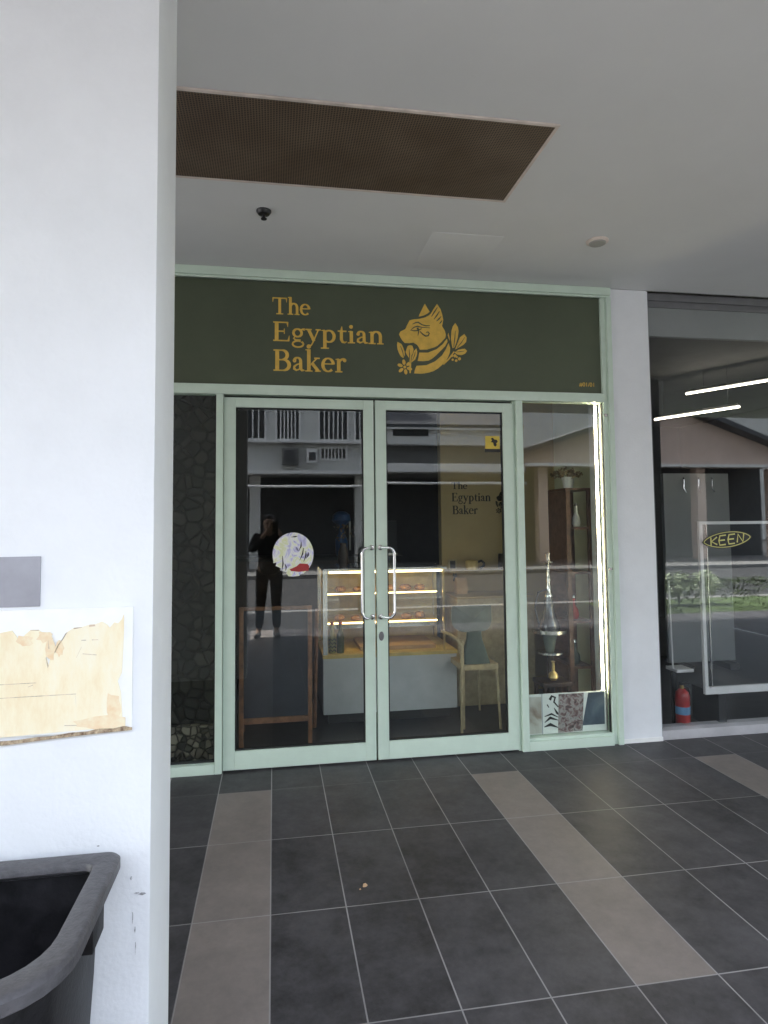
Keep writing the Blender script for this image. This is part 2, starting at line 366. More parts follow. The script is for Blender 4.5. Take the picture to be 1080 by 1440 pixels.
obj('bezel', Lt([(.0, 0), (.064, 0), (.064, -.008), (.054, -.014), (0, -.014)], (1.90, -.716, H)), MT['trim'], t)
obj('cover', Lt([(.0, -.0142), (.05, -.0142), (.046, -.020), (0, -.022)], (1.90, -.716, H)), MT['lampoff'], t)
t = thing('access_hatch', 'faint square access hatch painted flush into the ceiling above the doors', 'hatch', (1.1, -.44, H))
obj('panel', B((.90, 1.33, -.69, -.17, H-.002, H+.01, .0006)), MT['soffit'], t)

# ------------------------------------------------------------------ things on and by the foreground pillar
bm = B((-.80, -.5045, PY-.004, PY-.0005, 1.366, 1.475, .001))
tag(obj('blank_plate', bm, MT['greyplate']), 'blank grey rectangular plate fixed to the white pillar above the torn notice', 'plate')
t = thing('torn_notice', 'white notice board with a torn yellowed sticker on the foreground pillar', 'notice', (-.45, PY, 1.09))
obj('backing', B((-.85, -.3095, PY-.006, PY-.0005, 1.09, 1.360, .0015)), MT['card'], t)
zx = lambda a: -.3095-(812-a)*(.0003135)            # traced outline, in board units
zz = lambda b: 1.088+(1150-b)*(.000367)
top = [(752,450),(735,480),(712,505),(690,500),(660,530),(640,505),(605,495),(560,505),(520,512),(470,520),(415,520),(375,545),(345,590),(318,625),(300,660),(270,690),(258,740),(245,690),(262,640),(255,590),(225,555),(190,530),(140,528),(100,560),(70,600),(45,560),(20,530),(-60,540),(-180,545),(-300,520),(-420,540),(-700,530)]
out = [(zx(a)+random.uniform(-.0012,.0012), zz(b)+random.uniform(-.0015,.0015)) for a, b in top]
pts = [(zx(752), zz(1118))]
pts += [(zx(745), zz(1000)), (zx(738), zz(920)), (zx(715), zz(850)), (zx(742), zz(800)), (zx(748), zz(680)), (zx(752), zz(560))] + out + [(zx(-700), zz(1160))]
obj('torn_sticker', P((pts, PY-.0078, PY-.006)), MT['torn'], t)
rp = [(zx(815), zz(1128)), (zx(760), zz(1116)), (zx(690), zz(1126)), (zx(600), zz(1122)), (zx(520), zz(1136)), (zx(400), zz(1138)), (zx(300), zz(1150)), (zx(180), zz(1152)), (zx(60), zz(1162)), (zx(-700), zz(1170)),
      (zx(-700), zz(1192)), (zx(0), zz(1186)), (zx(200), zz(1172)), (zx(400), zz(1160)), (zx(600), zz(1150)), (zx(815), zz(1142))]
obj('rusty_edge', P((rp, PY-.0092, PY-.0062)), MT['rust'], t)
edge = out
tb = mat('tear_brown', (.62, .49, .36), .8, var=.35, scale=60)
for i in range(1, len(edge)-6):
    if random.random() < .4:
        (a, b), (c, d) = edge[i], edge[i+1]
        obj('tear_mark', P(([(a, b), (c, d), (c, d-random.uniform(.001, .006)), (a+random.uniform(-.004,.004), b-random.uniform(.0005, .004))], PY-.0084, PY-.0079)), tb, t)
for a, b, c, d in ((-400,920,440,914), (436,914,442,990), (-400,842,180,838), (440,700,470,640), (470,600,500,600), (540,600,580,600), (480,680,570,690), (130,860,160,850), (370,1095,560,1100)):
    obj('faded_line', P(([(zx(a), zz(b)), (zx(c)+.0006, zz(d)), (zx(c)+.0006, zz(d)+.0010), (zx(a), zz(b)+.0010)], PY-.0082, PY-.0079)), tb, t)
om = mat('orange_stain', (.78, .58, .36), .8, col2=(.83, .74, .54), scale=45)
for k, (a, b, w2, h2) in enumerate(((265,640,45,90), (230,570,60,40), (100,590,60,40), (20,560,50,40), (560,520,120,25), (735,490,25,60), (620,1090,240,45), (690,1000,60,110), (330,640,30,60))):
    pts = [(zx(a+w2*cos(n*pi/7)*random.uniform(.6,1.05)), zz(b+h2*sin(n*pi/7)*random.uniform(.6,1.05))) for n in range(14)]
    pts = [(min(x, zx(770)), min(max(z, zz(1126)), 1.318)) for x, z in pts]
    if b > 560 or k > 5: obj('stain', P((pts, PY-.0080-.00005*k, PY-.0077)), om, t)
sm = mat('scuff_grey', (.60, .60, .62), .8, var=.4, scale=60)
for a, b, l, s in ((-.292,.735,.016,.004), (-.300,.738,.010,.003), (-.43,.757,.014,.002), (-.35,.79,.012,.002), (-.31,.77,.005,.006), (-.305,.685,.0025,.018), (-.30,.66,.003,.010), (-.298,.62,.002,.02), (-.50,.80,.02,.002), (-.38,.845,.006,.002)):
    pts = [(a+random.uniform(-1,1)*.001, b), (a+l*.5, b-s*.6), (a+l, b+s*.1), (a+l*.8, b+s*.7), (a+l*.3, b+s*.8)]
    obj('scuff', P((pts, PY-.0012, PY+.0002)), sm, pil)

# open wheelie bin
BX1, BY1, BZ = -.318, -2.655, .85
BW, BD = .50, .435
bx0, by0 = BX1-BW, BY1-BD
t = thing('wheelie_bin', 'open black plastic rubbish bin with a worn grey rim', 'bin', (BX1-BW/2, BY1-BD/2, 0))
def rrect(x0, x1, y0, y1, rn, rf, seg=7):
    """rounded rectangle, near corners radius rn, far corners rf"""
    pts = []
    for (cxx, cyy, r, a0) in ((x1-rf, y1-rf, rf, 0), (x0+rf, y1-rf, rf, 90), (x0+rn, y0+rn, rn, 180), (x1-rn, y0+rn, rn, 270)):
        for k in range(seg+1):
            a = radians(a0+90*k/seg); pts.append((cxx+r*cos(a), cyy+r*sin(a)))
    return pts
def loft(bm, loops, cap0=False, cap1=False):
    rings = [[bm.verts.new((x, y, z)) for x, y in pts] for pts, z in loops]
    k = len(rings[0])
    for q, w2 in zip(rings, rings[1:]):
        for i in range(k): bm.faces.new((q[i], q[(i+1)%k], w2[(i+1)%k], w2[i])).smooth = True
    if cap0: bm.faces.new(rings[0][::-1])
    if cap1: bm.faces.new(rings[-1])
RR = lambda d, rn=.13, rf=.03, k=1: rrect(bx0+d, BX1-d, by0+d, BY1-d*k, max(.01, rn-d*.4), max(.008, rf-d*.2))
bm = bmesh.new()
loft(bm, [(RR(.085, k=.3), .02), (RR(.048, k=.3), .62), (RR(.041, k=.3), .823), (RR(.049, k=.6), .833), (RR(.062, k=.5), .62), (RR(.10, k=.5), .035)], True, True)
obj('body', bm, MT['bin'], t, True)
bm = bmesh.new()
loft(bm, [(RR(.040), .824), (RR(.012), .823), (RR(.003), .820), (RR(.0), .823), (RR(.0), .842), (RR(.004), .847), (RR(.010), .849), (RR(.040), .848), (RR(.045), .846), (RR(.047), .841), (RR(.048), .834), (RR(.044), .829)])
obj('rim', bm, MT['rim'], t, True)
for k in range(4): obj('rib', B((bx0+.14+k*.07, bx0+.147+k*.07, by0+.022, by0+.050, .68, .8225, .002)), MT['bin'], t)
obj('lug', B((BX1-.046, BX1-.018, BY1-.16, BY1-.08, .735, .8225, .004)), MT['bin'], t)
for s in (0, 1):
    x = bx0+.11+s*(BW-.22)
    obj('wheel', Lt([(0, -.02), (.08, -.02), (.09, -.012), (.09, .012), (.08, .02), (0, .02)], (0, 0, 0)), MT['dark'], t)
    o = [c for c in t.children if c.name.startswith('wheel')][-1]
    o.data.transform(Matrix.Translation(wloc(t))); o.data.transform(Matrix.Rotation(radians(90), 4, 'Y')); o.data.transform(Matrix.Translation(Vector((x, BY1-.10, .09))-wloc(t)))

# ------------------------------------------------------------------ green shopfront
F0, F1 = -.03, .055
t = thing('shopfront', 'mint green framed glazed front of the bakery', 'shopfront', (.72, 0, 0))
G = MT['green']
ZT0, ZT1 = 2.368, 2.432
obj('head_rail', B((-.93, 2.3725, F0, F1, 3.142, 3.197, .004), (-.93, 2.3725, F0+.012, F0+.03, 3.127, 3.1415, .002)), G, t)
obj('transom', B((-.86, 2.302, F0, F1, ZT0, ZT1, .004)), G, t)
obj('jamb', B((2.336, 2.3725, F0, F1, 0, 3.1265, .004), (2.3025, 2.3355, F0+.022, F1, .0, 3.1265, .003)), G, t)
obj('jamb', B((-.93, -.8605, F0, F1, 0, 3.1265, .004)), G, t)
obj('mullion', B((-.361, -.3165, F0, F1, 0, ZT0-.0005, .004)), G, t)
obj('mullion', B((1.642, 1.690, F0, F1, 0, ZT0-.0005, .004), (1.627, 1.6415, F0+.03, F1, 0, ZT0-.0005)), G, t)
obj('sill', B((-.86, -.3615, F0, F1, 0, .060, .004)), G, t)
obj('sill', B((1.6905, 2.302, F0, F1, 0, .062, .004), (1.6905, 2.302, F0+.02, F1, .0625, .078, .002)), G, t)
obj('glazing_bead', B((-.86, -.3615, .012, .03, .0605, .074), (-.372, -.3615, .012, .03, .0745, ZT0-.001), (-.86, -.849, .012, .03, .0745, ZT0-.001)), MT['seal'], t)
obj('glazing_bead', B((1.6905, 1.697, .008, .03, .0785, ZT0-.001), (2.296, 2.302, .008, .03, .0785, ZT0-.001)), MT['seal'], t)
obj('glass_pane', B((-.848, -.3725, .018, .026, .075, ZT0-.002)), MT['glass'], t)
obj('glass_pane', B((1.6975, 2.2955, .018, .026, .079, ZT0-.002)), MT['glass'], t)
obj('door_stop', B((-.316, 1.6265, .036, F1, 2.352, ZT0-.001)), MT['seal'], t)
# thin rail fixings seen on the right jamb
for z in (1.19, 2.27): obj('bolt', B((2.306, 2.330, F0+.012, F0+.0215, z, z+.02, .003)), MT['steel'], t)

# ------------------------------------------------------------------ lettering
def ribbon(bm, pts, ws, y0, y1):
    if isinstance(ws, (int, float)): ws = [ws]*len(pts)
    l, r = [], []
    for i, p in enumerate(pts):
        a = pts[max(i-1, 0)]; b = pts[min(i+1, len(pts)-1)]
        dx, dz = b[0]-a[0], b[1]-a[1]; d = math.hypot(dx, dz) or 1
        nx, nz = -dz/d*ws[i]/2, dx/d*ws[i]/2
        l.append((p[0]+nx, p[1]+nz)); r.append((p[0]-nx, p[1]-nz))
    for i in range(len(pts)-1):
        q = [l[i], r[i], r[i+1], l[i+1]]
        prism(bm, q, y0, y1)
def arc(cx_, cz, rx, rz, a0, a1, k=14):
    return [(cx_+rx*cos(radians(a0+(a1-a0)*i/k)), cz+rz*sin(radians(a0+(a1-a0)*i/k))) for i in range(k+1)]
def bowlw(a0, a1, thin, thick, k=14):
    return [thin+(thick-thin)*abs(cos(radians(a0+(a1-a0)*i/k))) for i in range(k+1)]
ST, TH = .165, .07
def stem(x, z0, z1, w=ST): return ([(x, z0), (x, z1)], w)
def serif(x, z, w=.34): return ([(x-w/2, z), (x+w/2, z)], .055)
def bowl(c, d, rx, rz, a0, a1, thick=.155, thin=.06): return (arc(c, d, rx, rz, a0, a1), bowlw(a0, a1, thin, thick))
GLY = {
 'T': (.92, [stem(.45, .03, .97), ([(.03, .965), (.87, .965)], .07), ([(.05, .97), (.035, .72)], [.09, .02]), ([(.85, .97), (.865, .72)], [.09, .02]), serif(.45, .028, .42)]),
 'h': (.74, [stem(.17, .03, 1.05), ([(.02, 1.02), (.17, 1.03)], [.03, .07]), (arc(.37, .44, .20, .23, 165, 0), bowlw(165, 0, .075, .15)), stem(.57, .03, .45, .155), serif(.17, .028), serif(.57, .028, .30)]),
 'e': (.64, [bowl(.32, .34, .25, .31, 5, 315), ([(.08, .385), (.57, .385)], .055)]),
 'E': (.84, [stem(.19, .03, .97, .18), ([(.03, .968), (.70, .968)], .06), ([(.2, .51), (.55, .51)], .06), ([(.03, .03), (.76, .03)], .06), ([(.68, .98), (.70, .74)], [.10, .02]), ([(.54, .64), (.54, .38)], .045), ([(.73, .02), (.77, .29)], [.11, .02])]),
 'g': (.70, [bowl(.31, .45, .19, .20, 0, 360, .13), ([(.44, .56), (.52, .64), (.64, .64)], [.06, .07, .12]), ([(.2, .27), (.13, .17), (.22, .08), (.45, .06)], [.05, .08, .09, .12]), bowl(.33, -.12, .25, .16, 60, 410, .09, .07)]),
 'y': (.68, [([(.12, .65), (.37, .06)], .15), ([(.58, .65), (.36, .08), (.26, -.14), (.15, -.24)], [.06, .07, .06, .08]), (arc(.13, -.23, .055, .055, 0, 360), .1), serif(.12, .645, .30), serif(.57, .645, .24)]),
 'p': (.78, [stem(.20, -.29, .62), ([(.04, .62), (.2, .63)], [.03, .07]), bowl(.39, .33, .25, .30, 140, -140), serif(.2, -.29, .38)]),
 't': (.48, [([(.22, .86), (.20, .60), (.20, .18), (.26, .06), (.36, .03), (.46, .09)], [.03, .15, .155, .13, .08, .03]), ([(.03, .62), (.44, .62)], .065)]),
 'i': (.38, [stem(.19, .03, .63), ([(.04, .61), (.19, .62)], [.03, .07]), serif(.19, .028), (arc(.18, .86, .045, .045, 0, 360), .095)]),
 'a': (.62, [([(.42, .50), (.42, .14), (.48, .05), (.60, .05)], [.14, .15, .12, .04]), (arc(.27, .47, .155, .165, 10, 150), bowlw(10, 150, .07, .13)), (arc(.135, .50, .05, .05, 0, 360), .07), ([(.42, .38), (.25, .32), (.12, .22), (.12, .12), (.22, .05), (.33, .09), (.42, .16)], [.05, .06, .10, .13, .08, .06, .05])]),
 'n': (.76, [stem(.18, .03, .63), ([(.03, .61), (.18, .62)], [.03, .07]), (arc(.38, .43, .20, .22, 165, 0), bowlw(165, 0, .075, .15)), stem(.58, .03, .44, .155), serif(.18, .028), serif(.58, .028, .31)]),
 'B': (.86, [stem(.20, .03, .97, .18), ([(.03, .968), (.42, .968)], .06), ([(.2, .525), (.48, .525)], .06), ([(.03, .03), (.48, .03)], .06), bowl(.42, .75, .24, .22, 90, -90, .16), bowl(.47, .28, .28, .25, 90, -90, .17)]),
 'k': (.76, [stem(.18, .03, 1.05), ([(.02, 1.02), (.18, 1.03)], [.03, .07]), ([(.24, .30), (.55, .63)], .06), ([(.33, .40), (.62, .03)], .145), serif(.18, .028), serif(.60, .028, .28), serif(.56, .635, .26)]),
 'r': (.56, [stem(.18, .03, .63), ([(.03, .61), (.18, .62)], [.03, .07]), (arc(.40, .40, .20, .23, 160, 70), bowlw(160, 70, .10, .09)), (arc(.46, .57, .04, .04, 0, 360), .09), serif(.18, .028)]),
}
def word(bm, s, x0, z0, width, cap, yf, dz=0):
    adv = sum(GLY[c][0] for c in s); k = width/adv; x = 0; d = 0
    for c in s:
        a, strokes = GLY[c]
        for pts, w2 in strokes:
            d = (d+1) % 9
            sc = (k+cap)/2
            ww = w2*sc if isinstance(w2, (int, float)) else [q*sc for q in w2]
            pp = [(x0+(x+p[0])*k, z0+p[1]*cap+dz*(x+p[0])*k) for p in pts]
            ribbon(bm, pp, ww, yf-.0035-d*.00025, yf)
        x += a
def emblem(bm, X0, Z0, kx, kz, yf, th=1, skip_lines=False):
    """returns gold parts in bm, and the list of cut lines"""
    c = lambda a, b: (X0+(a-90)*kx, Z0+(1062-b)*kz+(a-90)*kx*.028)
    polys = [
     [(440,135),(470,190),(500,238),(470,262),(420,288),(360,302),(375,265),(400,215)],
     [(110,530),(128,497),(190,465),(215,410),(245,352),(300,338),(370,332),(440,312),(490,285),(515,262),(555,195),(595,135),(640,205),(660,275),(672,340),(655,420),(690,480),(702,530),(695,570),(640,630),(600,668),(560,690),(460,722),(370,725),(355,690),(335,662),(290,635),(230,642),(180,640),(150,608),(130,575)],
     [(360,762),(470,762),(580,718),(660,652),(715,582),(722,620),(690,680),(640,730),(570,800),(520,840),(480,862),(410,870),(340,868),(352,815)],
     [(735,640),(755,700),(748,760),(725,820),(690,880),(600,960),(540,995),(480,1015),(390,1030),(292,1026),(305,975),(325,930),(450,922),(560,872),(650,795),(700,715)],
     [(90,628),(140,655),(160,700),(178,755),(180,795),(160,832),(130,810),(108,770),(90,720),(85,670)],
     [(215,680),(245,668),(275,675),(290,720),(280,770),(262,800),(252,1022),(236,1022),(234,830),(205,790),(190,755)],
     [(325,708),(336,750),(332,790),(310,850),(262,885),(275,800),(296,740)],
     [(825,378),(858,430),(866,480),(855,560),(835,630),(812,690),(786,702),(774,640),(768,580),(775,480),(795,420)],
     [(940,518),(970,565),(962,620),(930,655),(880,685),(820,716),(850,640),(885,560)],
     [(945,708),(972,738),(945,772),(900,790),(850,785),(810,758),(860,722),(905,712)],
     [(735,505),(748,560),(752,605),(738,575),(728,535)],
     [(800,742),(812,752),(740,850),(672,915),(655,905),(730,835)],
    ]
    for p in polys: prism(bm, [c(*q) for q in p], yf-.0035*th, yf)
    for i, (a, b, r) in enumerate(((775,800,17),(815,800,20),(872,838,20),(830,862,17),(785,850,14),(840,815,12))):
        prism(bm, [c(a+r*cos(j*pi/5), b+r*sin(j*pi/5)) for j in range(10)], yf-.0036*th, yf)
    for k in range(6):
        an = radians(60*k+20); a, b = 178+62*cos(an), 945+62*sin(an)
        prism(bm, [c(a+34*cos(j*pi/6)*cos(an)-20*sin(j*pi/6)*sin(an), b+34*cos(j*pi/6)*sin(an)+20*sin(j*pi/6)*cos(an)) for j in range(12)], yf-.0036*th, yf)
    prism(bm, [c(178+18*cos(j*pi/5), 945+18*sin(j*pi/5)) for j in range(10)], yf-.0037*th, yf)
    lines = [([(522,300),(560,240),(598,182)], [8,18,8]), ([(552,335),(590,285),(624,232)], [8,18,8]), ([(586,358),(615,330),(645,296)], [8,18,8]), ([(622,392),(638,374),(655,348)], [6,16,8]),
      ([(280,402),(320,382),(352,376),(400,408),(450,420),(500,418)], [6,14,16,14,14,8]), ([(262,472),(300,440),(340,428),(400,440),(500,446)], [8,14,16,12,6]), ([(250,478),(300,486),(350,482),(395,455)], [6,14,14,10]),
      ([(340,446),(352,470),(345,485)], [22,26,10]), ([(358,484),(352,520),(346,548)], [14,12,5]), ([(372,492),(410,530),(445,552),(478,545),(490,515),(475,498),(452,505)], [10,16,18,16,16,14,10]),
      ([(825,480),(815,580),(800,690)], [5,12,8]), ([(945,560),(900,630),(840,700)], [4,10,6]), ([(930,742),(880,748),(830,752)], [4,10,6]), ([(125,680),(150,745),(165,815)], [4,10,5]), ([(235,720),(238,790),(243,900)], [4,12,5]), ([(312,750),(300,800),(275,860)], [4,9,5])]
    return [([c(*q) for q in p], [v*(kx+kz)/2 for v in w2]) for p, w2 in lines]

t = thing('shop_sign', 'dark green bakery fascia sign with gold lettering and a gold cat emblem', 'sign', (.72, .02, 2.43))
SY = .012
obj('sign_board', B((-.8595, 2.302, SY, SY+.02, 2.4325, 3.1265)), MT['board'], t)
for s, x0, z0, wd, cap in (('The', -.010, 2.912, .250, .112), ('Egyptian', -.008, 2.733, .742, .130), ('Baker', -.006, 2.535, .486, .142)):
    bm = bmesh.new(); word(bm, s, x0, z0, wd, cap, SY, .004); obj('lettering', bm, MT['gold'], t)
bm = bmesh.new(); cuts = emblem(bm, .826, 2.522, .000553, .000542, SY)
em = obj('cat_emblem', bm, MT['gold'], t)
for i, (p, w2) in enumerate(cuts):
    bm = bmesh.new(); ribbon(bm, p, w2, SY-.0046-.0001*(i % 5), SY-.0034); obj('cut_line', bm, MT['board'], em)
def text_mesh(name, s, size, loc, m, parent, ext=.001, shear=0, sx=1):
    cu_ = bpy.data.curves.new(name, 'FONT'); cu_.body = s; cu_.size = size; cu_.extrude = ext; cu_.shear = shear
    o = bpy.data.objects.new(name+'_curve', cu_); COL.objects.link(o)
    bpy.context.view_layer.update()
    me = bpy.data.meshes.new_from_object(o.evaluated_get(bpy.context.evaluated_depsgraph_get()))
    bpy.data.objects.remove(o); bpy.data.curves.remove(cu_)
    me.transform(Matrix.Translation(Vector(loc)-wloc(parent)) @ Matrix.Rotation(radians(90), 4, 'X') @ Matrix.Scale(sx, 4, (1, 0, 0)))
    me.name = name; me.materials.clear(); me.materials.append(m)
    r = bpy.data.objects.new(name, me); COL.objects.link(r); r.parent = parent
    return r
text_mesh('unit_number', '#01/01', .042, (2.135, SY-.001, 2.487), MT['gold'], t)

# ------------------------------------------------------------------ the two door leaves
def door(x0, x1, label, lock, gx0_, gx1_):
    t = thing('door', label, 'door', ((x0+x1)/2, 0, 0))
    y0, y1, zb, zt = -.014, .032, .012, 2.3495
    gz0, gz1 = .125, 2.287
    obj('frame', B((x0, gx0_, y0, y1, zb, zt, .003), (gx1_, x1, y0, y1, zb, zt, .003), (gx0_, gx1_, y0, y1, zb, gz0, .003), (gx0_, gx1_, y0, y1, gz1, zt, .003)), G, t)
    e = .009
    obj('gasket', B((gx0_, gx1_, .0, .02, gz0, gz0+e), (gx0_, gx1_, .0, .02, gz1-e, gz1), (gx0_, gx0_+e, .0, .02, gz0+e, gz1-e), (gx1_-e, gx1_, .0, .02, gz0+e, gz1-e)), MT['seal'], t)
    obj('glass_pane', B((gx0_+e, gx1_-e, .006, .014, gz0+e, gz1-e)), MT['glass'], t)
    return t
d1 = door(-.3135, .6535, 'left glass door with green frame and a round foil sticker', False, -.240, .585)
d2 = door(.6640, 1.6225, 'right glass door with green frame and a keyhole in its stile', True, .737, 1.552)
def handle(t, xs, xo, z0, z1):
    """D pull handle: fixed on the stile at xs, standing off to xo over the glass"""
    yf, yo = -.014, -.075
    def bend(z, s):
        q = [(xs, yf, z)]
        for k in range(7):
            a = pi/2*k/6
            q.append((xs+(xo-xs)*(sin(a)*.55), yf+(yo-yf)*(1-cos(a))*.0+ (yo-yf)*sin(a), z+s*.0))
        for k in range(7):
            a = pi/2*k/6
            q.append((xs+(xo-xs)*(.55+.45*sin(a)), yo, z+s*.045*(1-cos(a))))
        return q
    low = bend(z0, 1); up = bend(z1, -1)[::-1]
    bm = T((low+up, .0095, 10)); obj('handle', bm, MT['chrome'], t)
    h = [c for c in t.children if c.name.startswith('handle')][-1]
    for z in (z0, z1): obj('rose', Lt([(0, 0), (.017, 0), (.017, -.006), (.012, -.009), (0, -.009)], (xs, yf, z), axis='Y', seg=18), MT['steel'], h)
handle(d1, .632, .560, .925, 1.375); handle(d2, .690, .772, .925, 1.375)
obj('lock', Lt([(0, 0), (.016, 0), (.017, -.004), (.013, -.010), (0, -.010)], (.692, -.014, .80), axis='Y', seg=20), MT['nframe'], d2)
lk = [c for c in d2.children if c.name.startswith('lock')][-1]; lk.data.transform(Matrix.Translation((0, 0, 0)))
for v in lk.data.vertices: v.co.z = (v.co.z-.80)*1.75+.80

# stickers on the doors
t = thing('round_sticker', 'round iridescent foil sticker on the left glass door', 'sticker', (.121, .004, 1.338))
ring = [(.123+.131*cos(a*pi/32)+ (0 if a < 36 or a > 52 else .010*sin(a*1.9)), 1.338+.141*sin(a*pi/32)+(0 if not 36 < a < 46 else .018)) for a in range(64)]
obj('foil', P((ring, .0032, .0056)), MT['holo'], t)
obj('red_patch', P(([(.10,1.243),(.145,1.262),(.165,1.280),(.215,1.276),(.226,1.262),(.222,1.232),(.16,1.226),(.11,1.232)], .0024, .0033)), MT['red'], t)
for i, (a, b, c2, d) in enumerate(((.05,1.23,.055,1.33), (.075,1.235,.07,1.28), (.165,1.30,.19,1.38), (.19,1.29,.205,1.36), (.16,1.36,.175,1.42), (.11,1.45,.15,1.455), (.205,1.31,.222,1.35))):
    bm = bmesh.new(); ribbon(bm, [(a, b), ((a+c2)/2+.006, (b+d)/2), (c2, d)], [.002, .009, .003], .0020+.0001*i, .0032); obj('dark_wisp', bm, MT['black'], t)
t = thing('warning_sticker', 'small yellow and black square sticker high on the right glass door', 'sticker', (1.48, .004, 2.07))
obj('yellow_field', P(([(1.430,2.035),(1.532,2.035),(1.532,2.123),(1.430,2.123)], .0036, .0056)), MT['sticker'], t)
obj('black_band', P(([(1.426,2.012),(1.536,2.012),(1.536,2.0348),(1.426,2.0348)], .0036, .0056), ([(1.4895,2.060),(1.500,2.050),(1.512,2.062),(1.508,2.075),(1.520,2.085),(1.512,2.098),(1.495,2.100),(1.485,2.112),(1.470,2.108),(1.478,2.092),(1.468,2.082),(1.486,2.078)], .0030, .0037)), MT['black'], t)

# ------------------------------------------------------------------ bakery interior
struct('shop_floor', B((-.95, 2.60, .165, 4.6, -.12, -.004)), MT['darkfloor'])
struct('shop_ceiling', B((-.95, 2.60, .06, 4.6, 3.06, 3.15)), MT['inceil'])
tag(obj('wall', B((2.601, 2.63, .36, 4.6, 0, 3.05)), MT['sage']), 'sage grey side wall inside the bakery beside the tall shelf', 'wall')
tag(obj('wall', B((-1.1, -.951, .06, 4.6, 0, 3.05)), MT['darkwall']), 'dark left side wall inside the bakery', 'wall')
tag(obj('wall', B((-.95, 2.60, 4.45, 4.6, 0, 3.05)), MT['darkwall']), 'dark rear wall deep inside the bakery', 'wall')
t = thing('partition_wall', 'tan partition wall lettered in black behind the display counter', 'wall', (1.96, 1.5, 0))
TY = 1.45
obj('wall_face', B((1.50, 2.6005, TY, TY+.1, 0, 3.05)), MT['tan'], t)
K = .5
for s, x0, z0, wd, cap in (('The', 1.600, 1.835, .150, .062), ('Egyptian', 1.600, 1.722, .372, .078), ('Baker', 1.605, 1.605, .240, .078)):
    bm = bmesh.new(); word(bm, s, x0, z0, wd, cap, TY); obj('lettering', bm, MT['black'], t)
bm = bmesh.new(); cuts = emblem(bm, 2.02, 1.60, .00029, .00029, TY); em = obj('cat_emblem', bm, MT['black'], t)
for i, (p, w2) in enumerate(cuts):
    bm = bmesh.new(); ribbon(bm, p, w2, TY-.0046-.0001*(i % 5), TY-.0034); obj('cut_line', bm, MT['tan'], em)
t = thing('stone_panel', 'dark rubble stone panel with a pale pebble base behind the narrow left window', 'wall panel', (-.63, .3, 0))
obj('stone_face', B((-.94, -.335, .22, .32, .24, 2.9)), MT['stone'], t)
obj('pebble_base', B((-.94, -.335, .16, .32, 0, .2395)), MT['pebble'], t)

# display case
t = thing('display_case', 'chilled pastry display case with grey front and warm lit glass shelves', 'display case', (.9, 1.05, 0))
cx0, cx1, cy0, cy1 = .372, 1.425, .77, 1.40
obj('base', B((cx0, cx1, cy0, cy1, .08, .500, .004)), MT['casebase'], t)
obj('kick_plate', B((cx0+.04, cx1-.04, cy0+.06, cy1-.02, .0, .0795)), MT['dark'], t)
obj('deck', B((cx0-.005, cx1+.005, cy0-.008, cy1, .5005, .528, .003)), MT['tray'], t)
for b_, m_ in (((cx0, cx0+.035, cy0, cy0+.03, .5285, 1.165), 'steel'), ((cx0, cx0+.03, cy1-.03, cy1, .5285, 1.165), 'steel'), ((cx1-.105, cx1-.09, cy0, cy0+.02, .5285, 1.165), 'brass'), ((cx1-.03, cx1, cy1-.03, cy1, .5285, 1.165), 'brass')): obj('post', B(b_), MT[m_], t)
obj('top', B((cx0, cx1-.07, cy0, cy1, 1.1655, 1.182, .002)), MT['steel'], t)
obj('front_glass', B((cx0+.036, cx1-.106, cy0+.004, cy0+.010, .529, 1.164)), MT['cglass'], t)
for z in (.735, .965):
    s_ = obj('shelf', B((cx0+.04, cx1-.11, cy0+.16, cy1-.05, z, z+.012)), MT['tray'], t)
    obj('shelf_lamp', B((cx0+.045, cx1-.115, cy0+.150, cy0+.1595, z+.003, z+.011)), MT['caselight'], s_)
obj('back_panel', B((cx0+.031, cx1-.031, cy1-.012, cy1-.002, .529, 1.16)), MT['tray'], t)
obj('deck_lamp', B((cx0+.05, cx1-.10, cy0+.02, cy0+.034, 1.146, 1.160)), MT['caselight'], t)
obj('inner_tray', B((cx0+.30, cx1-.14, cy0+.10, cy1-.1, .5285, .56, .004)), MT['kraft'], t)
obj('price_rail', B((cx0+.045, cx1-.115, cy0+.142, cy0+.149, .700, .7345)), MT['steel'], t)
random.seed(3)
pastry = None
spots = [(z, cx0+.16+k*.135) for z in (.747, .977) for k in range(6)]
for i, (z, x) in enumerate(spots):
    if pastry is None:
        bm = bmesh.new(); lathe(bm, [(0, 0), (.035, 0), (.045, .012), (.042, .03), (.026, .043), (0, .046)], (0, 0, 0), 14)
        pastry = obj('pastry', bm, mat('baked_crust', (.42, .2, .07), .6, var=.3, scale=30)); o = pastry
    else: o = pastry.copy(); COL.objects.link(o)
    o.location = (x+random.uniform(-.012, .012), cy0+.27+random.uniform(-.02, .02), z+.0005); o.rotation_euler = (0, 0, random.uniform(0, 6)); o.scale = (1, .8+random.random()*.4, .8+random.random()*.4)
    tag(o, 'round baked pastry on the %s glass shelf of the display case' % ('lower' if z < .8 else 'upper'), 'pastry', 'pastries on the %s shelf' % ('lower' if z < .8 else 'upper'))
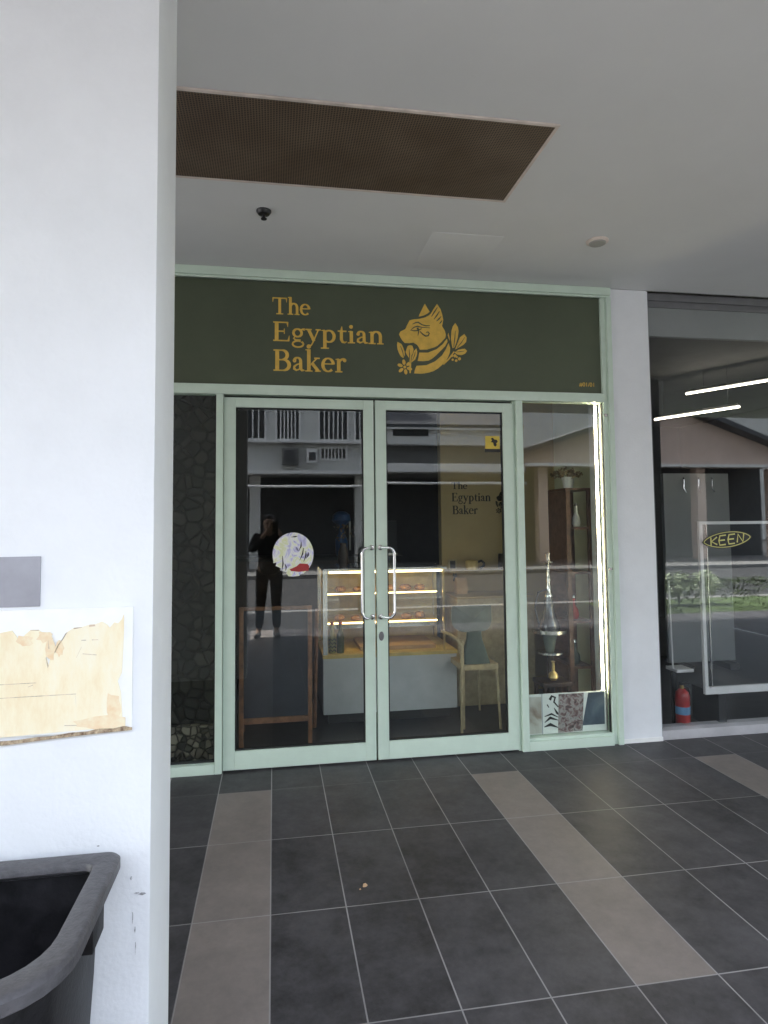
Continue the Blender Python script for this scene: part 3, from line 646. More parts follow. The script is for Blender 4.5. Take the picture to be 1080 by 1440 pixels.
for i, (x, m, lab) in enumerate(((.447, MT['white'], 'white zigzag patterned bottle at the left end of the display case'), (.512, MT['leaf'], 'dark green bottle beside the zigzag patterned one in the display case'))):
    t = thing('bottle', lab, 'bottle', (x, .845, .5285), 'bottles in the display case')
    obj('flask', Lt([(0, 0), (.028, 0), (.030, .01), (.030, .12), (.022, .15), (.014, .175), (.012, .215), (0, .215)], (x, .845, .5287), 18), mat('bottle_pattern', (.30, .26, .08), .4) if i == 0 else m, t)
    obj('cap', Lt([(0, .2155), (.015, .2155), (.015, .24), (0, .24)], (x, .845, .5285), 14), MT['red'], t)
    if i == 0:
        bm = bmesh.new()
        for j in range(4):
            z = .545+j*.028
            ribbon(bm, [(x-.028, z), (x-.014, z+.014), (x, z), (x+.014, z+.014), (x+.028, z)], .008, .8125, .845)
        obj('zigzag', bm, MT['black'], t)

# chalkboard stand
t = thing('chalkboard_stand', 'wood framed dark chalkboard stand behind the left glass door', 'chalkboard', (.02, .42, 0))
obj('board', B((-.205, .235, .385, .397, .205, .935)), MT['navy'], t)
obj('frame', B((-.235, -.2055, .375, .41, 0, .96, .003), (.2355, .265, .375, .41, 0, .96, .003), (-.205, .235, .375, .41, .936, .96, .003), (-.205, .235, .375, .41, .165, .2045, .003)), MT['wood'], t)
for x in (-.225, .30):
    obj('rear_leg', T(([(x, .40, .93), (x, .70, .02)], .014, 8)), MT['wood'], t)

# chair seen from behind
t = thing('chair', 'pale wooden chair with a rounded grey green backrest inside the right door', 'chair', (1.5, .65, 0))
bm = bmesh.new()
rows = []
sh = rrect(1.318, 1.632, .715, .905, .085, .02)
for yy, k in ((.0, 0), (.028, 1)):
    ringv = []
    for x, z in sh:
        u_ = (x-1.475)/.157
        ringv.append(bm.verts.new((x, .47+yy+.05*u_*u_*1.0-.0, z)))
    rows.append(ringv)
k_ = len(sh)
for i in range(k_): bm.faces.new((rows[0][i], rows[0][(i+1)%k_], rows[1][(i+1)%k_], rows[1][i])).smooth = True
cen = [bm.verts.new((1.475, .47, .81)), bm.verts.new((1.475, .498, .81))]
for i in range(k_):
    bm.faces.new((rows[0][(i+1)%k_], rows[0][i], cen[0])).smooth = True; bm.faces.new((rows[1][i], rows[1][(i+1)%k_], cen[1])).smooth = True
obj('backrest', bm, MT['cushion'], t, True)
bm = bmesh.new(); loft(bm, [(rrect(1.425, 1.535, .470, .500, .01, .01, 3), .715), (rrect(1.420, 1.540, .470, .505, .01, .01, 3), .66), (rrect(1.400, 1.575, .47, .54, .012, .012, 3), .56), (rrect(1.395, 1.60, .47, .56, .012, .012, 3), .478)], True, True)
obj('splat', bm, MT['cushion'], t, True)
obj('seat', B((1.375, 1.66, .47, .90, .43, .476, .012)), MT['lwood'], t)
for pts in ([(1.385, .49, .66), (1.390, .485, .45), (1.394, .50, .0)], [(1.650, .49, .45), (1.662, .45, .0)], [(1.40, .88, .43), (1.385, .93, .0)], [(1.635, .88, .43), (1.66, .93, .0)]):
    obj('leg', T((pts, [.013]*(len(pts)-1)+[.010], 8)), MT['lwood'], t)
obj('arm', T(([(1.27, .62, .70), (1.295, .50, .70), (1.33, .42, .675), (1.352, .395, .63), (1.352, .39, .55), (1.345, .39, .0)], [.012]*5+[.010], 8)), MT['lwood'], t)

# shelf of small things by the tan wall
t = thing('wall_shelf', 'narrow shelf on the tan partition wall', 'shelf', (1.8, 1.4, 1.08))
obj('plank', B((1.52, 2.30, 1.28, 1.448, 1.085, 1.105, .002)), MT['lwood'], t)
for x in (1.6, 2.2): obj('bracket', B((x, x+.02, 1.40, 1.448, 1.0, 1.0845)), MT['dark'], t)
t = thing('picture_frame', 'small dark picture frame standing on the wall shelf', 'picture frame', (1.57, 1.40, 1.105))
obj('border', B((1.545, 1.62, 1.39, 1.405, 1.1055, 1.20, .002)), MT['lwood'], t); obj('picture', B((1.558, 1.607, 1.386, 1.3895, 1.118, 1.188)), MT['black'], t)
t = thing('coffee_pot', 'long handled pale coffee pot with a dark curved handle on the wall shelf', 'coffee pot', (1.80, 1.36, 1.105))
obj('pot', Lt([(0, 0), (.05, 0), (.055, .02), (.06, .05), (.055, .08), (.04, .085), (0, .09)], (1.75, 1.36, 1.1055), 20), MT['tray'], t)
obj('handle', T(([(1.79, 1.36, 1.165), (1.84, 1.36, 1.185), (1.865, 1.36, 1.165), (1.862, 1.36, 1.14), (1.83, 1.36, 1.115)], .011, 8)), MT['black'], t)
tag(obj('tin', Lt([(0, 0), (.03, 0), (.03, .12), (.028, .125), (.026, .14), (0, .14)], (2.03, 1.36, 1.1055), 18), MT['dwood']), 'dark brown tin at the right end of the wall shelf', 'tin')
t = thing('paper_bag', 'kraft paper bag standing on the counter edge behind the chair', 'paper bag', (1.62, 1.3, .86))
bm = bmesh.new(); loft(bm, [(rrect(1.575, 1.675, 1.25, 1.33, .004, .004, 2), .905), (rrect(1.575, 1.675, 1.25, 1.33, .004, .004, 2), 1.0), (rrect(1.578, 1.672, 1.275, 1.305, .004, .004, 2), 1.045)], True, True)
obj('bag', bm, MT['kraft'], t, True); obj('handle', T(([(1.60, 1.29, 1.04), (1.61, 1.29, 1.075), (1.64, 1.29, 1.075), (1.65, 1.29, 1.04)], .003, 6)), MT['kraft'], t)
t = thing('side_counter', 'low dark side counter under the paper bag by the tan wall', 'counter', (1.78, 1.3, 0))
obj('carcass', B((1.52, 2.2, 1.06, 1.449, 0, .885, .003)), MT['lwood'], t); obj('worktop', B((1.515, 2.205, 1.045, 1.449, .8855, .9045, .003)), MT['tan'], t)

# vase with dried flowers on the case, jug and rear counter
t = thing('vase', 'slim patterned vase of dried flowers on top of the display case', 'vase', (.555, 1.0, 1.182))
obj('body', Lt([(0, 0), (.03, 0), (.045, .05), (.04, .12), (.022, .17), (.028, .19), (.0, .19)], (.555, 1.0, 1.1825), 18), MT['dwood'], t)
random.seed(11); bm = bmesh.new()
for k in range(60):
    a = random.uniform(0, 2*pi); rr = random.random()**.6*.09; h = random.uniform(.21, .34)
    p = Vector((.555+rr*cos(a), 1.0+rr*sin(a), 1.182+h)); s = random.uniform(.006, .014)
    d = Vector((random.gauss(0,1), random.gauss(0,1), random.gauss(0,1))).normalized(); e = d.orthogonal().normalized(); f = d.cross(e)
    vs = [bm.verts.new(p+e*s), bm.verts.new(p+f*s*.7), bm.verts.new(p-e*s), bm.verts.new(p-f*s*.7)]; bm.faces.new(vs)
obj('dried_flowers', bm, MT['dried'], t)
t = thing('rear_counter', 'dark counter deep inside the bakery carrying the blue jug', 'counter', (.5, 2.6, 0))
obj('carcass', B((-.5, 1.3, 2.35, 2.9, 0, 1.155, .004)), MT['dwood'], t); obj('worktop', B((-.52, 1.32, 2.32, 2.9, 1.1555, 1.19, .004)), MT['darkwall'], t)
t = thing('jug', 'bright blue jug with a flared top on the rear counter', 'jug', (.70, 2.5, 1.19))
obj('body', Lt([(0, 0), (.05, 0), (.065, .03), (.065, .17), (.03, .24), (.028, .29), (.06, .33), (.10, .37), (.09, .43), (.05, .46), (0, .47)], (.70, 2.5, 1.1905), 24), MT['blue'], t)
obj('spout', T(([(.785, 2.46, 1.25), (.785, 2.46, 1.55)], .010, 8)), MT['white'], t)
t = thing('coffee_machine', 'steel and black coffee machine behind the right door', 'coffee machine', (1.12, 2.5, 1.19))
obj('housing', B((.95, 1.28, 2.42, 2.8, 1.1905, 1.55, .012)), MT['blackp'], t); obj('drip_tray', B((.96, 1.27, 2.335, 2.4195, 1.1905, 1.22, .003)), MT['steel'], t)
obj('group_head', B((1.05, 1.17, 2.36, 2.4195, 1.40, 1.47, .008)), MT['chrome'], t)

# led profile, etagere with water pipes
t = thing('led_strip', 'tall glowing vertical light strip beside the right window', 'light strip', (2.27, .06, .35))
obj('channel', B((2.267, 2.284, .062, .072, .352, 2.360)), MT['steel'], t); obj('diffuser', B((2.270, 2.281, .054, .0615, .354, 2.358, .002)), MT['led'], t)
t = thing('etagere', 'tall narrow dark wooden shelf tower behind the right window', 'shelf', (2.2, .6, 0))
ex0, ex1, ey0, ey1 = 2.20, 2.415, .40, .72
for x in (ex0, ex1-.035): obj('upright', B((x, x+.035, ey0, ey0+.03, 0, 1.7675)), MT['mahogany'], t)
obj('back_board', B((ex0, ex1, ey1-.012, ey1, 0, 1.78)), MT['mahogany'], t)
for z in (.08, .42, .76, 1.13, 1.47, 1.768): obj('shelf', B((ex0+.036 if z < 1.7 else ex0, ex1-.036 if z < 1.7 else ex1, ey0+.002, ey1-.013, z, z+.02)), MT['mahogany'], t)
obj('side_board', B((ex0, ex0+.012, ey0+.031, ey1-.013, 1.14, 1.765)), MT['mahogany'], t)
t = thing('potted_plant', 'small trailing plant in a white pot on top of the dark shelf tower', 'plant', (2.28, .52, 1.788))
obj('pot', Lt([(0, 0), (.035, 0), (.05, .085), (.05, .09), (.042, .09), (.04, .075), (0, .075)], (2.28, .52, 1.7885), 20), MT['white'], t)
random.seed(5); bm = bmesh.new()
for k in range(130):
    a = random.uniform(0, 2*pi); rr = random.random()**.5*.12; h = .085+random.uniform(-.02, .09)*(1-rr/.16)
    p = Vector((2.262+rr*cos(a), .52+rr*sin(a), 1.80+h)); s = random.uniform(.012, .028)
    d = Vector((random.gauss(0,1), random.gauss(0,1), random.gauss(.4,1))).normalized(); e = d.orthogonal().normalized(); f = d.cross(e)
    bm.faces.new([bm.verts.new(p+e*s), bm.verts.new(p+f*s*.5), bm.verts.new(p-e*s), bm.verts.new(p-f*s*.5)])
obj('leaves', bm, MT['dried'], t)
def hookah(x, y, z, k, label, m):
    t = thing('water_pipe', label, 'water pipe', (x, y, z))
    sc = lambda pr: [(r*k, h*k) for r, h in pr]
    obj('glass_base', Lt(sc([(0, 0), (.085, 0), (.09, .015), (.085, .04), (.06, .10), (.045, .16), (.035, .22), (.03, .26), (0, .26)]), (x, y, z+.0005), 24), m, t)
    obj('stem', Lt(sc([(0, .261), (.034, .261), (.034, .28), (.02, .30), (.022, .34), (.014, .37), (.02, .40), (.013, .44), (.013, .50), (.03, .52), (.012, .54), (0, .54)]), (x, y, z), 16), MT['chrome'], t)
    obj('tray', Lt(sc([(0, .541), (.05, .541), (.055, .55), (.05, .552), (.02, .56), (.02, .60), (.03, .62), (0, .62)]), (x, y, z), 20), MT['steel'], t)
    obj('hose', T(([(x-.02*k, y, z+.32*k), (x-.10*k, y-.02, z+.30*k), (x-.13*k, y-.02, z+.18*k), (x-.10*k, y-.02, z+.05*k)], .008, 8)), MT['dark'], t)
tall = mat('smoky_silver_glass', (.13, .135, .15), .16, metal=.8, var=.3, scale=15)
t = thing('pedestal', 'round dark pedestal table carrying the silver water pipe', 'table', (2.05, .42, 0))
obj('top', Lt([(0, .70), (.13, .70), (.13, .725), (0, .725)], (2.05, .42, 0)), MT['steel'], t)
obj('lower_tray', Lt([(0, .545), (.10, .545), (.10, .56), (0, .56)], (2.05, .42, 0)), MT['steel'], t)
obj('column', Lt([(0, 0), (.13, 0), (.13, .03), (.03, .06), (.025, .544), (0, .544)], (2.05, .42, 0)), MT['dwood'], t)
obj('upper_column', Lt([(0, .5605), (.03, .5605), (.06, .6995), (0, .6995)], (2.05, .42, 0)), MT['cushion'], t)
hookah(2.05, .42, .725, .92, 'tall silver glass water pipe on the pedestal behind the right window', tall)

t = thing('lantern', 'small brass ornament low beside the pedestal behind the right window', 'ornament', (1.99, .24, .36))
obj('globe', Lt([(0, 0), (.02, 0), (.035, .02), (.032, .045), (.012, .065), (.010, .13), (.016, .135), (0, .14)], (1.99, .24, .3905), 18), MT['brass'], t)
t2 = thing('stool', 'low dark stool under the brass ornament', 'stool', (1.99, .26, 0))
obj('seat', B((1.88, 2.10, .16, .36, .36, .39, .006)), MT['dwood'], t2)
for sx_ in (1.9, 2.08):
    for sy_ in (.18, .34): obj('leg', B((sx_-.012, sx_+.012, sy_-.012, sy_+.012, 0, .3595)), MT['dwood'], t2)
for (x, z, m, lab) in ((2.29, .7805, MT['red'], 'copper red glass pot on the middle shelf of the dark tower'), (2.29, .4405, MT['cushion'], 'greenish glass jar on the low shelf of the dark tower'), (2.33, 1.4905, MT['white'], 'small white bottle on the high shelf of the dark tower')):
    t = thing('jar', lab, 'jar', (x, .5, z))
    k = .8 if z > 1.2 else 1
    obj('body', Lt([(0, 0), (.03*k, 0), (.04*k, .025), (.035*k, .07), (.012, .11), (.011, .16), (0, .16)], (x, .5, z), 18), m, t)
    obj('lid', Lt([(0, .1605), (.014, .1605), (.010, .18), (0, .185)], (x, .5, z), 12), MT['chrome'], t)

# printed panel in the right window
t = thing('photo_panel', 'white printed panel with three pictures low in the right window', 'poster', (1.99, .04, .08))
obj('backing', B((1.700, 2.285, .045, .053, .082, .352, .001)), MT['card'], t)
obj('picture', P(([(1.704,.09),(1.808,.09),(1.808,.335),(1.704,.335)], .0435, .0448)), MT['photo1'], t)
obj('picture', P(([(1.925,.085),(2.105,.09),(2.12,.345),(1.935,.345)], .0428, .0446)), MT['photo2'], t)
obj('picture', P(([(2.105,.125),(2.272,.125),(2.272,.345),(2.155,.345)], .0435, .0448)), MT['photo3'], t)
bm = bmesh.new()
for i, (p, w2) in enumerate((([(1.83,.16),(1.87,.19),(1.93,.17)], [.004,.02,.004]), ([(1.825,.13),(1.87,.145),(1.93,.12)], [.004,.022,.004]), ([(1.83,.20),(1.88,.215),(1.93,.19)], [.004,.014,.004]), ([(1.87,.31),(1.885,.335),(1.91,.325),(1.90,.295),(1.93,.26)], [.02,.016,.014,.012,.008]), ([(1.90,.255),(1.92,.22),(1.94,.20)], [.004,.016,.004]), ([(1.85,.28),(1.862,.26)], [.008,.006]))):
    bm = bmesh.new(); ribbon(bm, p, w2, .0434-.0001*i, .0448); obj('leaf_print', bm, MT['black'], t)
obj('edge_strip', B((1.811, 1.815, .0425, .0448, .082, .352)), MT['greyplate'], t)

# ------------------------------------------------------------------ neighbouring shop
NX0, NX1 = 2.6755, 6.4
t = thing('shopfront', 'grey framed dark glass front of the neighbouring shop', 'shopfront', (4.5, .05, 0))
obj('head_rail', B((NX0, NX1, .03, .12, 3.145, H-.002, .003), (NX0, NX1, .045, .12, 3.098, 3.1445, .003)), MT['nframe'], t)
obj('fascia_band', B((NX0+.0265, NX1, .052, .09, 2.885, 3.0975, .003)), MT['nband'], t)
obj('sill', B((NX0, NX1, .0, .14, 0, .064, .004)), MT['nsill'], t)
obj('jamb', B((NX0, NX0+.026, .03, .12, .0645, 3.0975, .003)), MT['nframe'], t)
obj('jamb', B((NX1-.03, NX1, .03, .12, .0645, 2.884, .003)), MT['nframe'], t)
obj('glass_pane', B((NX0+.0265, 4.6, .07, .08, .0645, 2.8845)), MT['nglass'], t)
obj('glass_pane', B((4.604, NX1-.031, .07, .08, .0645, 2.8845)), MT['nglass'], t)
tag(obj('wall', B((NX1, 16, -.002, .3, 0, H-.002)), MT['pillar']), 'plain white outside wall right of the neighbouring shop', 'wall')
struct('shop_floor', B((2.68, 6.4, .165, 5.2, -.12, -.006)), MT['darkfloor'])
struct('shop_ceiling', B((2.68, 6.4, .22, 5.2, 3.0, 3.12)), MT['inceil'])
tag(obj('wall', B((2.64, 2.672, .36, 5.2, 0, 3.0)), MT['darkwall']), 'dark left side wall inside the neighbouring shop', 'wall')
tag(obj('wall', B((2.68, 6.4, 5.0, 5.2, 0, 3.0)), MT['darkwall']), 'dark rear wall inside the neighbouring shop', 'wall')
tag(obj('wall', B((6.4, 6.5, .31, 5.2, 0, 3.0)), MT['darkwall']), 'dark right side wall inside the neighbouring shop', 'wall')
def linear(p, q, label):
    p, q = Vector(p), Vector(q)
    t = thing('linear_light', label, 'lamp', p, 'linear lights in the neighbouring shop')
    obj('tube', T(([p, q], .0095, 8)), MT['pendant'], t)
    obj('housing', T(([p+Vector((0, 0, .025)), q+Vector((0, 0, .025))], .012, 8)), MT['blackp'], t)
    for f in (.12, .88):
        a = p.lerp(q, f); obj('suspension', T(([a+Vector((0, 0, .03)), Vector((a.x, a.y, 2.998))], .002, 6)), MT['blackp'], t)
linear((4.10, 1.59, 2.8), (4.80, .32, 2.8), 'upper slanting light tube in the neighbouring shop, running out of the picture')
linear((4.00, 1.98, 2.6), (4.36, 1.18, 2.6), 'lower slanting light tube in the neighbouring shop, ending at the white pier')
# white framed display and thin stand
t = thing('poster_stand', 'white framed clear display panel standing behind the neighbouring shop window', 'display stand', (3.6, .12, 0))
fx0, fx1, fz0, fz1 = 3.105, 4.05, .262, 1.522
obj('border', B((fx0, fx0+.026, .11, .135, fz0, fz1), (fx0+.0261, fx1, .11, .135, fz1-.022, fz1), (fx0+.0261, fx1, .11, .135, fz0, fz0+.052), (fx1-.018, fx1, .11, .135, fz0+.0521, fz1-.0221)), MT['white'], t)
obj('inner_rail', B((fx0+.06, fx0+.068, .118, .128, fz0+.0521, fz1-.0221)), MT['steel'], t)
obj('clear_panel', B((fx0+.0261, fx1-.0181, .120, .125, fz0+.0521, fz1-.0221)), MT['cglass'], t)
obj('foot', B((3.2, 3.26, .10, .40, 0, .2615), (3.9, 3.96, .10, .40, 0, .2615)), MT['blackp'], t)
bm = bmesh.new()
lens = [(3.297+.205*cos(a*pi/20), 1.388+.062*abs(sin(a*pi/20))**1.35*(1 if a <= 20 else -1)+.055*cos(a*pi/20)*.35) for a in range(40)]
t = thing('lens_sticker', 'black lens shaped logo sticker with yellow outlined letters on the display panel', 'sticker', (3.3, .10, 1.39))
LY = .068
obj('field', P((lens, LY-.0012, LY)), MT['black'], t)
yl = mat('pale_yellow_vinyl', (.62, .58, .18), .5)
bm = bmesh.new()
lc = [(3.300+(x-3.3)*.93, 1.388+(z-1.388)*.88) for x, z in lens]; ribbon(bm, lc+[lc[0]], .006, LY-.0020, LY-.0011)
obj('outline', bm, yl, t)
bm = bmesh.new()
def lt(strokes, x, w2, h):
    for i, s in enumerate(strokes):
        ribbon(bm, [(x+a*w2+.018*b*.0, 1.388+(b-.5)*h+(x+a*w2-3.3)*.10) for a, b in s], .010, LY-.0024-.0002*i, LY-.0011)
lt([[(.05, 1.05), (.05, -.05)], [(.85, 1), (.12, .5), (.85, 0)]], 3.160, .062, .055)
lt([[(.9, 1), (.15, 1), (.0, .5), (.1, 0), (.85, 0)], [(.05, .5), (.75, .5)]], 3.228, .065, .068)
lt([[(.9, 1), (.15, 1), (.0, .5), (.1, 0), (.85, 0)], [(.05, .5), (.75, .5)]], 3.303, .065, .068)
lt([[(0, 0), (.15, 1), (.8, 0), (.95, 1)]], 3.378, .06, .060)
obj('letters', bm, yl, t)
t = thing('tray_stand', 'thin white display stand with a small tray above the fire extinguisher', 'stand', (2.95, .22, 0))
obj('rod', T(([(2.945, .25, .43), (2.935, .25, 1.08)], .006, 8)), MT['white'], t)
obj('tray', B((2.945, 3.08, .20, .34, .405, .428, .003)), MT['white'], t)
obj('base', B((2.93, 2.96, .235, .265, 0, .4045)), MT['blackp'], t)
t = thing('fire_extinguisher', 'small red fire extinguisher with a blue band standing inside the neighbouring window', 'fire extinguisher', (2.955, .16, 0))
ex, ey = 2.957, .17
obj('cylinder', Lt([(0, .0), (.046, .0), (.05, .006), (.05, .245), (.044, .275), (.026, .292), (.018, .30), (0, .30)], (ex, ey, .0), 28), MT['red'], t)
obj('band', Lt([(.0505, .12), (.0508, .12), (.0508, .175), (.0505, .175)], (ex, ey, 0), 28), MT['cyan'], t)
obj('valve', Lt([(0, .3005), (.014, .3005), (.014, .325), (0, .325)], (ex, ey, 0), 14), MT['brass'], t)
obj('lever', B((ex-.012, ex+.055, ey-.010, ey+.010, .3255, .334, .002), (ex-.012, ex+.05, ey-.008, ey+.008, .345, .352, .002), (ex-.012, ex-.004, ey-.008, ey+.008, .3345, .3448)), MT['dark'], t)
obj('hose', T(([(ex+.012, ey, .315), (ex+.05, ey, .30), (ex+.062, ey, .25), (ex+.062, ey, .10)], .007, 8)), MT['dark'], t)
# grey backdrop and garment rail
t = thing('backdrop_panel', 'grey free standing backdrop panel inside the neighbouring shop', 'panel', (4.4, 1.9, 0))
obj('board', B((4.02, 4.78, 1.9, 1.95, .06, 2.02, .003)), MT['nband'], t); obj('foot', B((4.1, 4.2, 1.75, 2.1, 0, .0595), (4.6, 4.7, 1.75, 2.1, 0, .0595)), MT['dark'], t)
t = thing('display_hook', 'three pale curved hooks on the grey backdrop panel', 'hooks', (4.4, 1.88, 1.9))
for x in (4.25, 4.42, 4.58): obj('hook', T(([(x, 1.898, 1.98), (x-.02, 1.86, 1.95), (x-.025, 1.86, 1.86), (x, 1.86, 1.82)], .008, 8)), MT['chrome'], t)

# ------------------------------------------------------------------ across the street (seen in the glass)
def window(t, x0, x1, z0, z1, y, bars, grille=True):
    w_ = obj('window', B((x0, x1, y-.02, y+.004, z0, z1)), MT['void'], t)
    obj('frame', B((x0-.08, x0, y-.01, y+.05, z0-.08, z1+.08), (x1, x1+.08, y-.01, y+.05, z0-.08, z1+.08), (x0, x1, y-.01, y+.05, z1, z1+.08), (x0, x1, y-.01, y+.05, z0-.08, z0)), MT['ledge'], w_)
    bm = bmesh.new()
    for k in range(1, bars):
        x = x0+(x1-x0)*k/bars; box(bm, x-.025, x+.025, y+.006, y+.04, z0, z1)
    obj('grille', bm, MT['ledge'], w_)
OY = -20.0
t = thing('building', 'white shophouse with barred windows across the road, seen reflected in the glass', 'building', (-4, OY, 0))
obj('wall', B((-26, 3.85, OY-5, OY, 3.42, 10)), MT['wallw'], t)
obj('ground_storey', B((-26, 3.85, OY-5, OY-2.3, -.18, 3.41)), MT['shutter'], t)
obj('ledge', B((-26, 3.85, OY+.001, OY+.35, 4.54, 4.62, .01)), MT['ledge'], t); obj('ledge', B((-26, 3.85, OY+.001, OY+.7, 3.34, 3.46, .01)), MT['ledge'], t)
obj('gutter', T(([(-26, OY+.9, 2.88), (3.85, OY+.9, 2.86)], .05, 8)), MT['ledge'], t)
for k in range(-6, 2): obj('column', B((k*4.0-.9, k*4.0-.5, OY-.5, OY-.05, -.18, 3.33)), MT['wallw'], t)
for x0, x1 in ((-1.0, -.35), (.13, .94), (1.75, 2.79), (3.13, 3.6), (-3.0, -2.0), (-5.2, -4.2), (-7.5, -6.5), (-10, -9)): window(t, x0, x1, 4.72, 6.3, OY, 6 if x1-x0 > .7 else 3)
for x0, x1 in ((1.8, 2.73), (-2.9, -2.1)): window(t, x0, x1, 3.98, 4.36, OY, 7)
ac = obj('air_conditioner', B((.30, .92, OY+.004, OY+.45, 3.72, 4.32, .02)), MT['pave'], t); obj('fan_grille', B((.38, .80, OY+.451, OY+.458, 3.80, 4.24)), MT['shutter'], ac)
ac = obj('air_conditioner', B((1.22, 1.62, OY+.004, OY+.4, 3.78, 4.30, .02)), MT['ledge'], t); obj('fan_grille', B((1.30, 1.56, OY+.401, OY+.408, 3.86, 4.18)), MT['shutter'], ac)
t = thing('building', 'low building with dark tiled roof across the road, reflected in the right door', 'building', (6.7, OY, 0))
obj('wall', B((3.9, 9.7, OY-5, OY, 3.3, 5.1)), MT['pave'], t)
obj('ground_storey', B((3.9, 9.7, OY-5, OY-2.3, -.18, 3.29)), MT['shutter'], t)
obj('band', B((3.9, 9.7, OY+.001, OY+.5, 4.5, 5.08, .01)), MT['ledge'], t); obj('band', B((3.9, 9.7, OY+.001, OY+.8, 3.42, 3.74, .01)), MT['ledge'], t)
bm = bmesh.new(); prism(bm, [(OY+.8, 5.12), (OY-5, 9.5), (OY-5, 9.8), (OY+.8, 5.25)], 3.9, 9.7)
for v in bm.verts: v.co = Vector((v.co.y, v.co.x, v.co.z))
obj('roof', bm, MT['roof'], t, True)
obj('gutter', T(([(3.9, OY+.9, 2.98), (9.7, OY+.9, 2.98)], .05, 8)), MT['ledge'], t)
w_ = obj('window', B((4.5, 5.9, OY+.501, OY+.52, 4.82, 5.09)), MT['void'], t)
t = thing('house', 'pinkish gabled house across the road, seen reflected in the glass', 'house', (16, OY, 0))
obj('wall', B((9.9, 22.5, OY-6, OY, 3.85, 4.25)), MT['pink'], t)
obj('ground_storey', B((9.9, 22.5, OY-6, OY-2.0, -.18, 3.84)), MT['shutter'], t)
obj('gable', P(([(9.95, 4.252), (22.4, 4.252), (16.6, 6.25)], OY-6, OY)), MT['pink'], t)
obj('roof', P(([(9.3, 4.05), (16.6, 6.30), (22.9, 4.05), (22.9, 4.22), (16.6, 6.55), (9.3, 4.22)], OY-6.3, OY+.6)), MT['roof'], t)
obj('eave', B((9.9, 22.5, OY+.001, OY+.5, 3.70, 3.82, .01)), MT['ledge'], t)
for k in range(4): obj('column', B((10.6+k*3.6, 11.0+k*3.6, OY-.5, OY-.05, -.18, 3.69)), MT['pink'], t)
t = thing('building', 'tall plain grey block behind the houses across the road', 'building', (10, -45, 0))
obj('wall', B((-40, 60, -52, -44, -.3, 13)), MT['wallw'], t)
def foliage(n_, cx_, cy_, cz_, rx, ry, rz, s0, seed, shape='box'):
    random.seed(seed); bm = bmesh.new()
    for k in range(n_):
        if shape == 'box': p = Vector((cx_+random.uniform(-rx, rx), cy_+random.uniform(-ry, ry), cz_+rz*(1-random.random()**2*2)))
        else:
            d = Vector((random.gauss(0,1), random.gauss(0,1), random.gauss(0,1))).normalized()*(random.random()**.33); p = Vector((cx_+d.x*rx, cy_+d.y*ry, cz_+d.z*rz))
        s = s0*random.uniform(.6, 1.4); d = Vector((random.gauss(0,1), random.gauss(0,1), random.gauss(.5,1))).normalized(); e = d.orthogonal().normalized(); f = d.cross(e)
        bm.faces.new([bm.verts.new(p+e*s), bm.verts.new(p+f*s*.5), bm.verts.new(p-e*s), bm.verts.new(p-f*s*.5)])
    return bm
tag(obj('hedge', foliage(5000, 12.5, -6.4, .14, 6, .45, .26, .035, 21), MT['leaf']), 'low green hedge along the grass verge, reflected in the neighbouring window', 'hedge', kind='stuff')
for i, x in enumerate((7.2, 7.9, 8.5)):
    t = thing('shrub', ['round pale flowering shrub, leftmost of three on the verge', 'round pale flowering shrub in the middle of three on the verge', 'round pale flowering shrub, rightmost of three on the verge'][i], 'shrub', (x, -7.2, -.17), 'shrubs on the verge')
    obj('crown', foliage(500, x, -7.2, .25, .30, .3, .26, .04, 30+i, 'ball'), MT['bloom'], t); obj('stem', T(([(x, -7.2, -.17), (x, -7.2, .2)], .02, 6)), MT['dwood'], t)
t = thing('tree', 'broad leafy tree on the verge to the left, behind the viewer', 'tree', (-5.5, -8, -.17))
obj('crown', foliage(7000, -5.5, -8, 4.6, 2.6, 2.2, 1.9, .11, 41, 'ball'), MT['leaf'], t)
obj('trunk', T(([(-5.5, -8, -.17), (-5.45, -8, 1.6), (-5.5, -8.05, 3.2), (-5.3, -8, 4.6)], [.2, .15, .12, .04], 10)), MT['dwood'], t)

# ------------------------------------------------------------------ crumb of litter on the tiles
tag(obj('litter', P(([(.372,.0006),(.384,.0006),(.392,.006),(.384,.013),(.374,.011)], -1.383, -1.375), ([(.355,.0006),(.362,.0006),(.360,.004)], -1.40, -1.392)), MT['kraft']), 'tiny scrap of pale litter on the dark floor tiles', 'litter')

# ------------------------------------------------------------------ the person taking the picture (seen only reflected in the left door)
def skinned(name, V, E, Rr, m, parent, root=0, lv=2):
    me = bpy.data.meshes.new(name); me.from_pydata([Vector(v)-wloc(parent) for v in V], E, []); me.update()
    o = bpy.data.objects.new(name, me); COL.objects.link(o); o.parent = parent; me.materials.append(m)
    o.modifiers.new('skin', 'SKIN'); sv = me.skin_vertices[0].data
    for i, q in enumerate(Rr):
        sv[i].radius = q if isinstance(q, tuple) else (q, q); sv[i].use_root = (i == root)
    ss = o.modifiers.new('smooth', 'SUBSURF'); ss.levels = lv; ss.render_levels = lv
    o.modifiers['skin'].use_smooth_shade = True
    return o
px_, py_ = -.06, -4.62
ph = thing('person', 'person in dark clothes and pale shoes holding a phone, reflected in the left door', 'person', (px_, py_, 0))
q = lambda x, y, z: (px_+x, py_+y, z)
V, E, Rr = [], [], []
def add(p, rad, par=None):
    V.append(p); Rr.append(rad)
    if par is not None: E.append((par, len(V)-1))
    return len(V)-1
pel = add(q(0, 0, .93), (.15, .11)); wa = add(q(0, 0, 1.06), (.13, .095), pel); ch = add(q(0, .0, 1.24), (.15, .105), wa)
